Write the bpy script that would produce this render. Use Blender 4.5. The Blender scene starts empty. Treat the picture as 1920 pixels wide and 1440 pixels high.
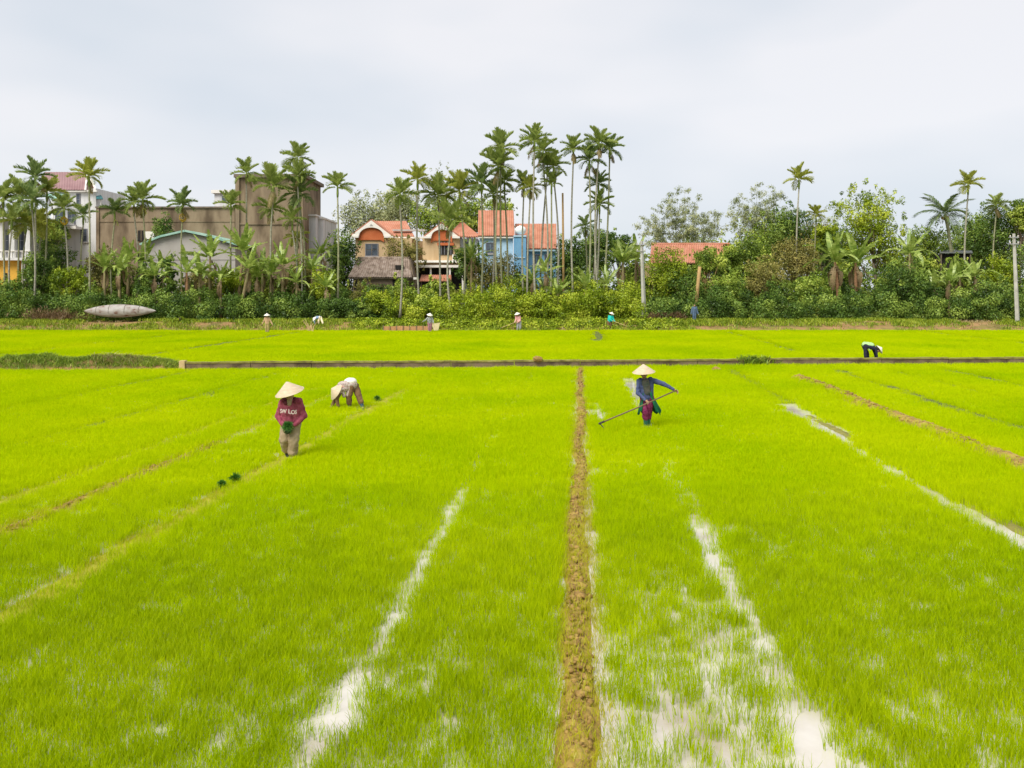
import bpy, bmesh, math, random
import numpy as np
from mathutils import Vector, Matrix, Euler

# ------------------------------------------------------------------ camera, sky, sun, exposure
scene = bpy.context.scene
COL = scene.collection
R_ = math.radians
FPX, CAM_H, HORIZON = 1600.0, 3.5, 545.0        # focal length in 1920-wide pixels, eye height, horizon row

cam_data = bpy.data.cameras.new('camera')
cam = bpy.data.objects.new('camera', cam_data)
COL.objects.link(cam)
cam.location = (0, 0, CAM_H)
cam.rotation_euler = (R_(90), 0, 0)
cam_data.sensor_width = 36.0
cam_data.lens = 36.0 * FPX / 1920.0
cam_data.shift_y = -(720 - HORIZON) / 1920.0
cam_data.clip_start = 0.1
cam_data.clip_end = 6000
scene.camera = cam

SUN_EL, SUN_AZ = 50.0, 215.0                     # azimuth clockwise from +Y (the view direction): behind the camera, a little to its left
world = bpy.data.worlds.new('World')
scene.world = world
world.use_nodes = True
wn, wl = world.node_tree.nodes, world.node_tree.links
wn.clear()
w_out = wn.new('ShaderNodeOutputWorld')
w_sky = wn.new('ShaderNodeTexSky'); w_sky.sky_type = 'NISHITA'; w_sky.sun_disc = False
w_sky.sun_elevation = R_(SUN_EL); w_sky.sun_rotation = R_(SUN_AZ)
w_bg1 = wn.new('ShaderNodeBackground'); w_bg1.inputs['Strength'].default_value = 0.05
wl.new(w_sky.outputs[0], w_bg1.inputs['Color'])
w_tc = wn.new('ShaderNodeTexCoord')
w_map = wn.new('ShaderNodeMapping'); w_map.inputs['Scale'].default_value = (1.0, 1.0, 2.6); w_map.inputs['Location'].default_value = (3.37, 1.2, 0.2)
wl.new(w_tc.outputs['Generated'], w_map.inputs['Vector'])
w_noise = wn.new('ShaderNodeTexNoise'); w_noise.inputs['Scale'].default_value = 1.9; w_noise.inputs['Detail'].default_value = 3.5; w_noise.inputs['Roughness'].default_value = 0.45
wl.new(w_map.outputs[0], w_noise.inputs['Vector'])
w_ramp = wn.new('ShaderNodeValToRGB')
e = w_ramp.color_ramp.elements
e[0].position = 0.32; e[0].color = (0.64, 0.705, 0.78, 1)
e[1].position = 0.60; e[1].color = (0.875, 0.87, 0.895, 1)
wl.new(w_noise.outputs['Fac'], w_ramp.inputs['Fac'])
w_bg2 = wn.new('ShaderNodeBackground'); w_bg2.inputs['Strength'].default_value = 0.375
wl.new(w_ramp.outputs['Color'], w_bg2.inputs['Color'])
w_mix = wn.new('ShaderNodeMixShader'); w_mix.inputs['Fac'].default_value = 0.90       # almost closed cloud cover, a little blue through it
wl.new(w_bg1.outputs[0], w_mix.inputs[1]); wl.new(w_bg2.outputs[0], w_mix.inputs[2])
wl.new(w_mix.outputs[0], w_out.inputs['Surface'])

sun_data = bpy.data.lights.new('sun', 'SUN')
sun_data.energy = 1.5; sun_data.angle = R_(36); sun_data.color = (1.0, 0.96, 0.88)
sun = bpy.data.objects.new('sun', sun_data); COL.objects.link(sun)
_a, _e = R_(SUN_AZ), R_(SUN_EL)
_to_sun = Vector((math.sin(_a) * math.cos(_e), math.cos(_a) * math.cos(_e), math.sin(_e)))
sun.rotation_euler = (-_to_sun).to_track_quat('-Z', 'Y').to_euler()
sun.location = (0, -20, 60)

scene.view_settings.view_transform = 'Standard'
scene.view_settings.look = 'None'
scene.view_settings.exposure = 1.5
scene.view_settings.gamma = 1.0
scene.view_settings.use_curve_mapping = False
scene.cycles.max_bounces = 6
scene.cycles.transparent_max_bounces = 4

# ------------------------------------------------------------------ helpers
def P(px, py, Y):
    """photo pixel (1920 wide) at depth Y -> world point"""
    return Vector(((px - 960) / FPX * Y, Y, CAM_H - (py - HORIZON) / FPX * Y))
def GP(px, py, z=0.0):
    """photo pixel -> point on the level z"""
    Y = (CAM_H - z) * FPX / (py - HORIZON)
    return Vector(((px - 960) / FPX * Y, Y, z))
GROUND = 0.75                                    # level of the village ground behind the bank
WLOC = {}                                        # world location of every thing's root

def props(o, label=None, cat=None, group=None, kind=None):
    if label: o['label'] = label
    if cat: o['category'] = cat
    if group: o['group'] = group
    if kind: o['kind'] = kind
    return o
def root(name, loc, label, cat, group=None, rz=0.0):
    o = bpy.data.objects.new(name, None); COL.objects.link(o)
    o.location = loc; o.rotation_euler = (0, 0, rz); o.empty_display_size = 0.2
    WLOC[o.name] = Vector(loc)
    return props(o, label, cat, group)
def origin_of(parent):
    o = parent
    while o.parent: o = o.parent
    return WLOC.get(o.name, Vector((0, 0, 0)))
def new_mesh(name, verts, faces, smooth=False, attr=None):
    me = bpy.data.meshes.new(name)
    me.from_pydata([tuple(v) for v in verts], [], [tuple(f) for f in faces])
    if smooth: me.polygons.foreach_set('use_smooth', [True] * len(me.polygons))
    me.update()
    return me
def np_mesh(name, V, Fc, smooth=False, val=None):
    """V (n,3), Fc (m,k) equal sized polygons; val: one float per vertex"""
    me = bpy.data.meshes.new(name)
    V = np.asarray(V, dtype=np.float32); Fc = np.asarray(Fc, dtype=np.int32)
    m, k = Fc.shape
    me.vertices.add(len(V)); me.vertices.foreach_set('co', V.ravel())
    me.loops.add(m * k); me.loops.foreach_set('vertex_index', Fc.ravel())
    me.polygons.add(m); me.polygons.foreach_set('loop_start', np.arange(0, m * k, k, dtype=np.int32))
    me.polygons.foreach_set('loop_total', np.full(m, k, dtype=np.int32))
    if smooth: me.polygons.foreach_set('use_smooth', np.ones(m, dtype=bool))
    me.update(calc_edges=True)
    if val is not None:
        a = me.attributes.new('v', 'FLOAT', 'POINT'); a.data.foreach_set('value', np.asarray(val, dtype=np.float32))
    return me
def link(name, me, mat=None, parent=None):
    o = bpy.data.objects.new(name, me); COL.objects.link(o)
    if mat is not None and me is not None and len(me.materials) == 0: me.materials.append(mat)
    if parent is not None: o.parent = parent
    return o

class MB:
    """collects shapes into one mesh, in world coordinates"""
    def __init__(s): s.v = []; s.f = []
    def add(s, vs, fs):
        b = len(s.v); s.v += [Vector(v) for v in vs]; s.f += [tuple(b + i for i in f) for f in fs]; return s
    def box(s, a, b):
        (x0, y0, z0), (x1, y1, z1) = a, b
        x0, x1 = min(x0, x1), max(x0, x1); y0, y1 = min(y0, y1), max(y0, y1); z0, z1 = min(z0, z1), max(z0, z1)
        vs = [(x0,y0,z0),(x1,y0,z0),(x1,y1,z0),(x0,y1,z0),(x0,y0,z1),(x1,y0,z1),(x1,y1,z1),(x0,y1,z1)]
        return s.add(vs, [(3,2,1,0),(4,5,6,7),(0,1,5,4),(1,2,6,5),(2,3,7,6),(3,0,4,7)])
    def rect(s, x0, y0, x1, y1, Y, d):
        """pixel rectangle as a box whose front stands at depth Y, d metres deep"""
        a = P(x0, y1, Y); b = P(x1, y0, Y)
        return s.box((a.x, Y, a.z), (b.x, Y + d, b.z))
    def prism(s, poly, Y, d):
        """pixel polygon at depth Y pushed back by d metres"""
        pts = [P(x, y, Y) for x, y in poly]; n = len(pts)
        vs = pts + [p + Vector((0, d, 0)) for p in pts]
        return s.add(vs, [tuple(range(n)), tuple(reversed(range(n, 2*n)))] + [(i, i+n, (i+1) % n + n, (i+1) % n) for i in range(n)])
    def slab(s, quad, t):
        """a quad of world points thickened by t along its normal"""
        q = [Vector(p) for p in quad]
        n = (q[1]-q[0]).cross(q[2]-q[0]).normalized() * t
        vs = q + [p + n for p in q]; k = len(q)
        return s.add(vs, [tuple(reversed(range(k))), tuple(range(k, 2*k))] + [(i, (i+1) % k, (i+1) % k + k, i + k) for i in range(k)])
    def tube(s, pts, rad, n=8, caps=True):
        pts = [Vector(p) for p in pts]
        if not isinstance(rad, (list, tuple)): rad = [rad] * len(pts)
        vs = []; fs = []
        for i, p in enumerate(pts):
            t = (pts[min(i+1, len(pts)-1)] - pts[max(i-1, 0)]).normalized()
            a = t.orthogonal().normalized() if abs(t.z) < .99 else Vector((1, 0, 0))
            if abs(t.z) >= .99: a = (a - t * a.dot(t)).normalized()
            else:
                a = t.cross(Vector((0, 0, 1))).normalized()
            b = t.cross(a)
            for k in range(n):
                w = 2 * math.pi * k / n
                vs.append(p + (a * math.cos(w) + b * math.sin(w)) * rad[i])
        for i in range(len(pts)-1):
            for k in range(n):
                fs.append((i*n+k, i*n+(k+1) % n, (i+1)*n+(k+1) % n, (i+1)*n+k))
        if caps:
            fs.append(tuple(reversed(range(n)))); fs.append(tuple(range((len(pts)-1)*n, len(pts)*n)))
        return s.add(vs, fs)
    def capsule(s, p0, p1, r0, r1=None, n=12, k=4):
        p0, p1 = Vector(p0), Vector(p1); r1 = r0 if r1 is None else r1
        t = (p1 - p0); L = t.length
        t = t / L if L > 1e-6 else Vector((0, 0, 1))
        a = t.orthogonal().normalized(); b = t.cross(a)
        rings = [(p0 - t * r0 * math.cos(w), r0 * math.sin(w)) for w in [math.pi/2 * j / k for j in range(1, k+1)]]
        rings += [(p1 + t * r1 * math.sin(w), r1 * math.cos(w)) for w in [math.pi/2 * j / k for j in range(0, k)]]
        vs = [p0 - t * r0]; fs = []
        for c, r in rings:
            for j in range(n):
                w = 2*math.pi*j/n; vs.append(c + (a*math.cos(w) + b*math.sin(w)) * r)
        vs.append(p1 + t * r1); m = len(rings)
        for j in range(n): fs.append((0, 1+(j+1) % n, 1+j))
        for i in range(m-1):
            for j in range(n): fs.append((1+i*n+j, 1+i*n+(j+1) % n, 1+(i+1)*n+(j+1) % n, 1+(i+1)*n+j))
        for j in range(n): fs.append((1+m*n, 1+(m-1)*n+j, 1+(m-1)*n+(j+1) % n))
        return s.add(vs, fs)
    def ball(s, c, r, n=14, k=8, rot=None):
        c = Vector(c); r = (r, r, r) if not isinstance(r, (tuple, list)) else r
        vs = []; fs = []
        def pt(th, ph):
            v = Vector((r[0]*math.sin(th)*math.cos(ph), r[1]*math.sin(th)*math.sin(ph), r[2]*math.cos(th)))
            if rot is not None: v = rot @ v
            return c + v
        vs.append(pt(0, 0))
        for i in range(1, k):
            for j in range(n): vs.append(pt(math.pi*i/k, 2*math.pi*j/n))
        vs.append(pt(math.pi, 0)); m = k-1
        for j in range(n): fs.append((0, 1+j, 1+(j+1) % n))
        for i in range(m-1):
            for j in range(n): fs.append((1+i*n+j, 1+(i+1)*n+j, 1+(i+1)*n+(j+1) % n, 1+i*n+(j+1) % n))
        for j in range(n): fs.append((1+m*n, 1+(m-1)*n+(j+1) % n, 1+(m-1)*n+j))
        return s.add(vs, fs)
    def build(s, name, mat, parent=None, smooth=False):
        off = origin_of(parent) if parent is not None else Vector((0, 0, 0))
        me = new_mesh(name, [v - off for v in s.v], s.f, smooth)
        return link(name, me, mat, parent)

# numpy value noise
def _hash(ix, iy, seed):
    h = (ix.astype(np.int64) * 374761393 + iy.astype(np.int64) * 668265263 + seed * 1442695041) & 0xffffffff
    h = ((h ^ (h >> 13)) * 1274126177) & 0xffffffff
    return ((h ^ (h >> 16)) & 0xffff) / 65535.0
def vnoise(x, y, seed=0):
    x = np.asarray(x, dtype=float); y = np.asarray(y, dtype=float)
    ix, iy = np.floor(x), np.floor(y); fx, fy = x - ix, y - iy
    fx = fx*fx*(3-2*fx); fy = fy*fy*(3-2*fy)
    a = _hash(ix, iy, seed); b = _hash(ix+1, iy, seed); c = _hash(ix, iy+1, seed); d = _hash(ix+1, iy+1, seed)
    return (a*(1-fx)+b*fx)*(1-fy) + (c*(1-fx)+d*fx)*fy
def fbm(x, y, seed=0, octaves=4):
    t = 0; amp = .5; tot = 0
    for o in range(octaves):
        t = t + amp * vnoise(np.asarray(x) * 2**o, np.asarray(y) * 2**o, seed + o * 17); tot += amp; amp *= .5
    return t / tot

# ------------------------------------------------------------------ materials
def mat_new(name):
    m = bpy.data.materials.new(name); m.use_nodes = True
    nt = m.node_tree; nt.nodes.clear()
    out = nt.nodes.new('ShaderNodeOutputMaterial')
    return m, nt, out
def rgb(c): return (c[0], c[1], c[2], 1)
def ramp(nt, stops):
    n = nt.nodes.new('ShaderNodeValToRGB'); els = n.color_ramp.elements
    els[0].position, els[0].color = stops[0][0], rgb(stops[0][1])
    els[1].position, els[1].color = stops[-1][0], rgb(stops[-1][1])
    for p, c in stops[1:-1]:
        x = els.new(p); x.color = rgb(c)
    return n
def noise(nt, scale, detail=4, rough=.55, coord='Object', vec=None, stretch=None):
    n = nt.nodes.new('ShaderNodeTexNoise'); n.inputs['Scale'].default_value = scale
    n.inputs['Detail'].default_value = detail; n.inputs['Roughness'].default_value = rough
    if vec is None:
        if coord == 'World':
            vec = nt.nodes.new('ShaderNodeNewGeometry').outputs['Position']
        else:
            vec = nt.nodes.new('ShaderNodeTexCoord').outputs[coord]
    if stretch:
        mp = nt.nodes.new('ShaderNodeMapping'); mp.inputs['Scale'].default_value = stretch
        nt.links.new(vec, mp.inputs['Vector']); vec = mp.outputs[0]
    nt.links.new(vec, n.inputs['Vector'])
    return n
def rough_mat(name, stops, scale=3.0, rough=.85, bump=.0, bscale=None, coord='World', stretch=None, spec=.3, metallic=0.0, detail=5):
    """noise driven colour ramp on a rough surface"""
    m, nt, out = mat_new(name)
    b = nt.nodes.new('ShaderNodeBsdfPrincipled')
    b.inputs['Roughness'].default_value = rough; b.inputs['Specular IOR Level'].default_value = spec; b.inputs['Metallic'].default_value = metallic
    n = noise(nt, scale, detail, coord=coord, stretch=stretch)
    r = ramp(nt, stops); nt.links.new(n.outputs['Fac'], r.inputs['Fac']); nt.links.new(r.outputs[0], b.inputs['Base Color'])
    if bump:
        n2 = noise(nt, bscale or scale * 4, 5, coord=coord, stretch=stretch)
        bp = nt.nodes.new('ShaderNodeBump'); bp.inputs['Strength'].default_value = bump; bp.inputs['Distance'].default_value = .05
        nt.links.new(n2.outputs['Fac'], bp.inputs['Height']); nt.links.new(bp.outputs[0], b.inputs['Normal'])
    nt.links.new(b.outputs[0], out.inputs['Surface'])
    return m
def plain(name, c, rough=.7, var=.15, scale=4.0, spec=.3, bump=.0):
    d = tuple(x * (1 - var) for x in c); l = tuple(min(1, x * (1 + var)) for x in c)
    return rough_mat(name, [(.3, d), (.7, l)], scale, rough, bump, spec=spec)
def leaf_mat(name, stops, trans=.18, gloss=.015, wscale=.5, wamp=1.0):
    """leaf colour from the per leaf value 'v' and a slow noise over the place; light shines through"""
    m, nt, out = mat_new(name)
    at = nt.nodes.new('ShaderNodeAttribute'); at.attribute_name = 'v'
    n = noise(nt, wscale, 2, coord='World')
    ma = nt.nodes.new('ShaderNodeMath'); ma.operation = 'SUBTRACT'; ma.inputs[1].default_value = .5
    nt.links.new(n.outputs['Fac'], ma.inputs[0])
    mb = nt.nodes.new('ShaderNodeMath'); mb.operation = 'MULTIPLY_ADD'; mb.inputs[1].default_value = wamp
    nt.links.new(ma.outputs[0], mb.inputs[0]); nt.links.new(at.outputs['Fac'], mb.inputs[2])
    r = ramp(nt, stops); nt.links.new(mb.outputs[0], r.inputs['Fac'])
    d = nt.nodes.new('ShaderNodeBsdfDiffuse'); t = nt.nodes.new('ShaderNodeBsdfTranslucent'); g = nt.nodes.new('ShaderNodeBsdfGlossy')
    g.inputs['Roughness'].default_value = .38; g.inputs['Color'].default_value = (.9, .95, .9, 1)
    nt.links.new(r.outputs[0], d.inputs['Color']); nt.links.new(r.outputs[0], t.inputs['Color'])
    m1 = nt.nodes.new('ShaderNodeMixShader'); m1.inputs['Fac'].default_value = trans
    nt.links.new(d.outputs[0], m1.inputs[1]); nt.links.new(t.outputs[0], m1.inputs[2])
    m2 = nt.nodes.new('ShaderNodeMixShader'); m2.inputs['Fac'].default_value = gloss
    nt.links.new(m1.outputs[0], m2.inputs[1]); nt.links.new(g.outputs[0], m2.inputs[2])
    nt.links.new(m2.outputs[0], out.inputs['Surface'])
    return m

M = {}
M['rice'] = leaf_mat('rice_blade', [(.0, (.30, .50, .001)), (.45, (.50, .635, .001)), (1.0, (.64, .71, .004))], trans=.45, gloss=.0, wscale=.16, wamp=1.2)
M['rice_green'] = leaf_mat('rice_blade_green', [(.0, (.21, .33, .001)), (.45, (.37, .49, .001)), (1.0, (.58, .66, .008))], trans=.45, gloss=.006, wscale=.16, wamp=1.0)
M['rice_yellow'] = leaf_mat('rice_blade_yellow', [(.0, (.42, .43, .008)), (1.0, (.58, .54, .03))], trans=.4, gloss=.03)
M['weed'] = leaf_mat('weed_leaf', [(.0, (0.096, 0.168, 0.018)), (.5, (0.192, 0.288, 0.030)), (1.0, (0.384, 0.444, 0.060))])
M['straw'] = leaf_mat('dry_straw', [(.0, (.20, .13, .05)), (.5, (.34, .25, .11)), (1.0, (.50, .41, .22))], trans=.15, gloss=.02)
M['leaf_dark'] = leaf_mat('leaf_dark_green', [(.0, (0.021, 0.045, 0.010)), (.5, (0.102, 0.179, 0.028)), (1.0, (0.344, 0.440, 0.076))])  # wide dark-to-light leaf stops also put foliage shade into the colour
M['leaf_mid'] = leaf_mat('leaf_mid_green', [(.0, (0.043, 0.078, 0.010)), (.5, (0.212, 0.306, 0.037)), (1.0, (0.554, 0.612, 0.106))])
M['weed_lime'] = leaf_mat('weed_lime', [(.0, (.10, .17, .01)), (.5, (.24, .33, .02)), (1.0, (.42, .46, .05))])
M['leaf_lime'] = leaf_mat('leaf_lime_green', [(.0, (0.064, 0.109, 0.006)), (.5, (0.260, 0.345, 0.018)), (1.0, (0.543, 0.586, 0.057))])
M['leaf_olive'] = leaf_mat('leaf_olive', [(.0, (0.070, 0.080, 0.016)), (.5, (0.255, 0.237, 0.058)), (1.0, (0.448, 0.372, 0.116))])
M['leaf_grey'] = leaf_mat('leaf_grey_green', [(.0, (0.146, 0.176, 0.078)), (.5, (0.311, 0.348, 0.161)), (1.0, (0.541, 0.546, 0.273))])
M['leaf_brown'] = leaf_mat('leaf_dry_brown', [(.0, (.10, .06, .03)), (.5, (.20, .12, .06)), (1.0, (.33, .23, .12))], trans=.15)
M['palm'] = leaf_mat('palm_leaflet', [(.0, (.13, .19, .04)), (.5, (.31, .38, .09)), (1.0, (.56, .60, .20))], trans=.5, wscale=.8, wamp=.8)
M['palm_yellow'] = leaf_mat('palm_leaflet_yellow', [(.0, (.20, .23, .035)), (.5, (.42, .45, .08)), (1.0, (.64, .62, .18))], trans=.5, wscale=.8, wamp=.8)
M['palm_deep'] = leaf_mat('palm_leaflet_deep', [(.0, (.09, .15, .045)), (.5, (.22, .30, .09)), (1.0, (.46, .52, .20))], trans=.5, wscale=.8, wamp=.8)
M['dead_palm'] = leaf_mat('palm_dead_leaflet', [(.0, (.16, .12, .05)), (.5, (.27, .21, .09)), (1.0, (.38, .31, .15))], trans=.2)
M['coconut'] = leaf_mat('coconut_leaflet', [(.0, (0.065, 0.111, 0.039)), (.5, (0.143, 0.202, 0.065)), (1.0, (0.286, 0.325, 0.117))])
M['banana'] = leaf_mat('banana_leaf', [(.0, (0.093, 0.155, 0.021)), (.5, (0.228, 0.329, 0.046)), (1.0, (0.534, 0.610, 0.165))], wscale=.9, wamp=1.0, trans=.38, gloss=.05)
M['banana_dry'] = leaf_mat('banana_leaf_dry', [(.0, (.13, .08, .04)), (1.0, (.33, .24, .13))], trans=.15)
M['areca_trunk'] = rough_mat('areca_trunk', [(.3, (.20, .19, .11)), (.55, (.30, .30, .17)), (.75, (.40, .38, .25))], 2.0, stretch=(1, 1, 4), bump=.3)
M['grey_trunk'] = rough_mat('grey_palm_trunk', [(.3, (.22, .20, .15)), (.55, (.33, .31, .24)), (.75, (.44, .42, .34))], 2.0, stretch=(1, 1, 4), bump=.3)
M['orange_trunk'] = rough_mat('orange_trunk', [(.3, (.33, .20, .08)), (.7, (.48, .32, .14))], 2.0, stretch=(1, 1, 4))
M['red_trunk'] = rough_mat('red_trunk', [(.3, (.24, .12, .06)), (.7, (.40, .23, .12))], 2.0, stretch=(1, 1, 3))
M['crownshaft'] = rough_mat('crownshaft', [(.3, (.17, .24, .05)), (.7, (.28, .34, .09))], 2.0)
M['fruit_yellow'] = plain('areca_fruit', (.52, .34, .03), .5)
M['flower_stalk'] = plain('areca_flower_stalk', (.42, .40, .10), .6)
M['bark'] = rough_mat('bark', [(.3, (.10, .075, .05)), (.6, (.20, .16, .11)), (.8, (.30, .26, .20))], 3.0, stretch=(1, 1, .4), bump=.4)
M['banana_stem'] = rough_mat('banana_stem', [(.3, (.17, .11, .06)), (.55, (.26, .21, .10)), (.8, (.25, .30, .10))], 2.5, stretch=(1, 1, .5))
M['bamboo_stem'] = rough_mat('bamboo_stem', [(.3, (.30, .30, .20)), (.7, (.44, .44, .32))], 2.0)
M['mud'] = rough_mat('mud', [(.25, (.15, .09, .022)), (.45, (.29, .185, .04)), (.58, (.40, .28, .055)), (.75, (.31, .29, .035))], 5.0, rough=.7, bump=.6, bscale=22, spec=.35)
M['clod'] = rough_mat('mud_clod', [(.3, (.15, .085, .025)), (.55, (.32, .20, .055)), (.8, (.44, .30, .09))], 9.0, rough=.75, bump=.4, bscale=40, spec=.3)
M['soil'] = rough_mat('bank_soil', [(.25, (.12, .11, .03)), (.45, (.22, .17, .05)), (.55, (.30, .18, .075)), (.8, (.38, .22, .10))], 0.55, rough=.9, bump=.5, bscale=6)
M['ground'] = rough_mat('village_ground', [(.3, (.10, .11, .035)), (.6, (.17, .14, .06)), (.8, (.24, .17, .09))], .4, rough=.95)
M['concrete_wall'] = rough_mat('old_concrete', [(.30, (.06, .04, .022)), (.48, (.13, .09, .055)), (.6, (.19, .135, .085)), (.75, (.16, .14, .05))], 1.6, rough=.9, bump=.4, bscale=9)
M['coping'] = rough_mat('mossy_coping', [(.3, (.12, .09, .035)), (.55, (.24, .21, .05)), (.8, (.34, .29, .12))], 2.5, rough=.9)
M['post_tan'] = plain('tan_concrete', (.52, .37, .19), .85)
# ------------------------------------------------------------------ ground, water, bank
def grid_mesh(name, xs, ys, zf, smooth=True):
    X, Yg = np.meshgrid(xs, ys); Z = zf(X, Yg)
    V = np.stack([X, Yg, Z], -1).reshape(-1, 3); nx, ny = len(xs), len(ys)
    i = np.arange((ny-1) * (nx-1)); r, c = i // (nx-1), i % (nx-1); a = r * nx + c
    return np_mesh(name, V, np.stack([a, a+1, a+nx+1, a+nx], -1), smooth)

ground = link('ground', grid_mesh('ground', np.array([-3000., -400, 400, 3000]), np.array([-300., 0, 400, 4000]), lambda x, y: x*0 - .16), M['ground'])
props(ground, 'bare brown earth under and around the paddies', None, None, 'structure')

m, nt, out = mat_new('paddy_water')
b = nt.nodes.new('ShaderNodeBsdfPrincipled')
n1 = noise(nt, 1.1, 5, coord='World'); r1 = ramp(nt, [(.3, (.36, .30, .23)), (.5, (.54, .49, .43)), (.75, (.64, .60, .56))])
nt.links.new(n1.outputs['Fac'], r1.inputs['Fac']); nt.links.new(r1.outputs[0], b.inputs['Base Color'])
b.inputs['Roughness'].default_value = .03; b.inputs['IOR'].default_value = 1.5; b.inputs['Specular IOR Level'].default_value = 1.0
n2 = noise(nt, 9, 2, coord='World'); bp = nt.nodes.new('ShaderNodeBump'); bp.inputs['Strength'].default_value = .05; bp.inputs['Distance'].default_value = .02
nt.links.new(n2.outputs['Fac'], bp.inputs['Height']); nt.links.new(bp.outputs[0], b.inputs['Normal'])
nt.links.new(b.outputs[0], out.inputs['Surface']); M['water'] = m
water = link('paddy_water', grid_mesh('paddy_water', np.linspace(-75, 75, 4), np.array([-6., 40, 74]), lambda x, y: x*0), M['water'])
props(water, 'shallow muddy water standing in the rice field', None, None, 'structure')

BANK0, BANK1 = 73.0, 77.0
def bank_z(x, y):
    t = np.clip((y - BANK0 - .6 * (fbm(x*.4, y*0, 5) - .5)) / (BANK1 - BANK0), 0, 1)
    h = GROUND * (t*t*(3-2*t)) * (.8 + .4 * fbm(x*.3, y*.1, 9))
    far = np.clip((y - 77) / 4, 0, 1)
    h = h * (1-far) + GROUND * far
    return h - .06 + .22 * t * (fbm(x*1.3, y*1.3, 3) - .5) * (1 - .6 * far)
bank = link('bank', grid_mesh('bank', np.arange(-75, 75.1, .3), np.concatenate([np.arange(72.2, 80, .3), np.array([82., 90, 110, 160])]), bank_z), M['soil'])
props(bank, 'earth bank of weeds and bare brown soil along the far field edge', None, None, 'structure')
behind = link('village_ground', grid_mesh('village_ground', np.array([-900., -75, 75, 900]), np.array([159.5, 300, 1500]), lambda x, y: x*0 + GROUND - .08), M['ground'])
props(behind, 'level ground behind the village trees', None, None, 'structure')
for s, nm in ((-1, 'far_ground_west'), (1, 'far_ground_east')):
    xs = np.array([-900., -74.9]) if s < 0 else np.array([74.9, 900.])
    o = link(nm, grid_mesh(nm, xs, np.array([73., 76, 160]), lambda x, y: np.where(y < 74, -.08, GROUND - .1)), M['ground'])
    props(o, 'level village ground beyond the %s end of the bank' % ('west' if s < 0 else 'east'), None, None, 'structure')

# ------------------------------------------------------------------ rice: where seedlings stand
YAW = 0.08                                       # the strips run slightly across the view
def u_of(x, y): return x - YAW * y
def wob(y, seed, amp=.12): return amp * 2 * (fbm(y * .35, y * 0 + seed, seed, 3) - .5)
#        u      half   left  y0   y1   seed wobble   (left: share of seedlings that remain)
LINES = [(-2.00, .14, .16, 4, 15.5, 1, .16), (-2.08, .10, .35, 15.5, 24, 1, .12), (-2.1, .05, .55, 24, 38, 2, .1),
         (1.75, .17, .12, 4, 13.0, 3, .12), (1.78, .16, .38, 12.0, 16.5, 4, .14), (1.82, .10, .50, 16.5, 24, 4, .14), (1.88, .26, .03, 24.3, 34, 4, .06),
         (.52, .15, .02, 22.6, 26.5, 6, .04),
         (6.05, .21, .06, 8, 20.3, 5, .14), (6.25, .34, .02, 20.0, 26.3, 5, .06), (6.2, .32, .02, 10.6, 12.7, 5, .05), (6.05, .24, .03, 14.2, 15.8, 5, .05), (6.5, .16, .25, 26.5, 38, 5, .1),
         (-6.15, .15, .85, 6, 27, 7, .14), (-6.2, .05, .5, 27, 38, 7, .1),
         (-9.5, .13, .8, 9, 30, 8, .14), (-12.6, .16, .35, 14, 36, 9, .16), (-16.8, .2, .3, 18, 37, 10, .2),
         (11.1, .2, .1, 12, 37, 11, .2), (13.6, .12, .4, 18, 37, 13, .2), (16.1, .22, .1, 18, 37, 12, .2),
         (-23.4, .42, .0, 43, 73, 13, .2), (-31.6, .42, .0, 43, 73, 14, .3), (29.1, .42, .0, 43, 73, 15, .3), (12.3, .32, .1, 48, 72, 16, .2),
         (1.3, .5, .0, 58, 73, 17, .3), (-14, .2, .4, 44, 72, 18, .3), (20.5, .2, .4, 44, 72, 19, .3), (-4.5, .15, .5, 44, 70, 20, .3)]
RIDGES = [(0.0, .106, 3.5, 38.2, 21, .17), (8.7, .26, 12.0, 34.0, 22, .14), (-8.25, .14, 7.5, 19.5, 23, .08)]
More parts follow.
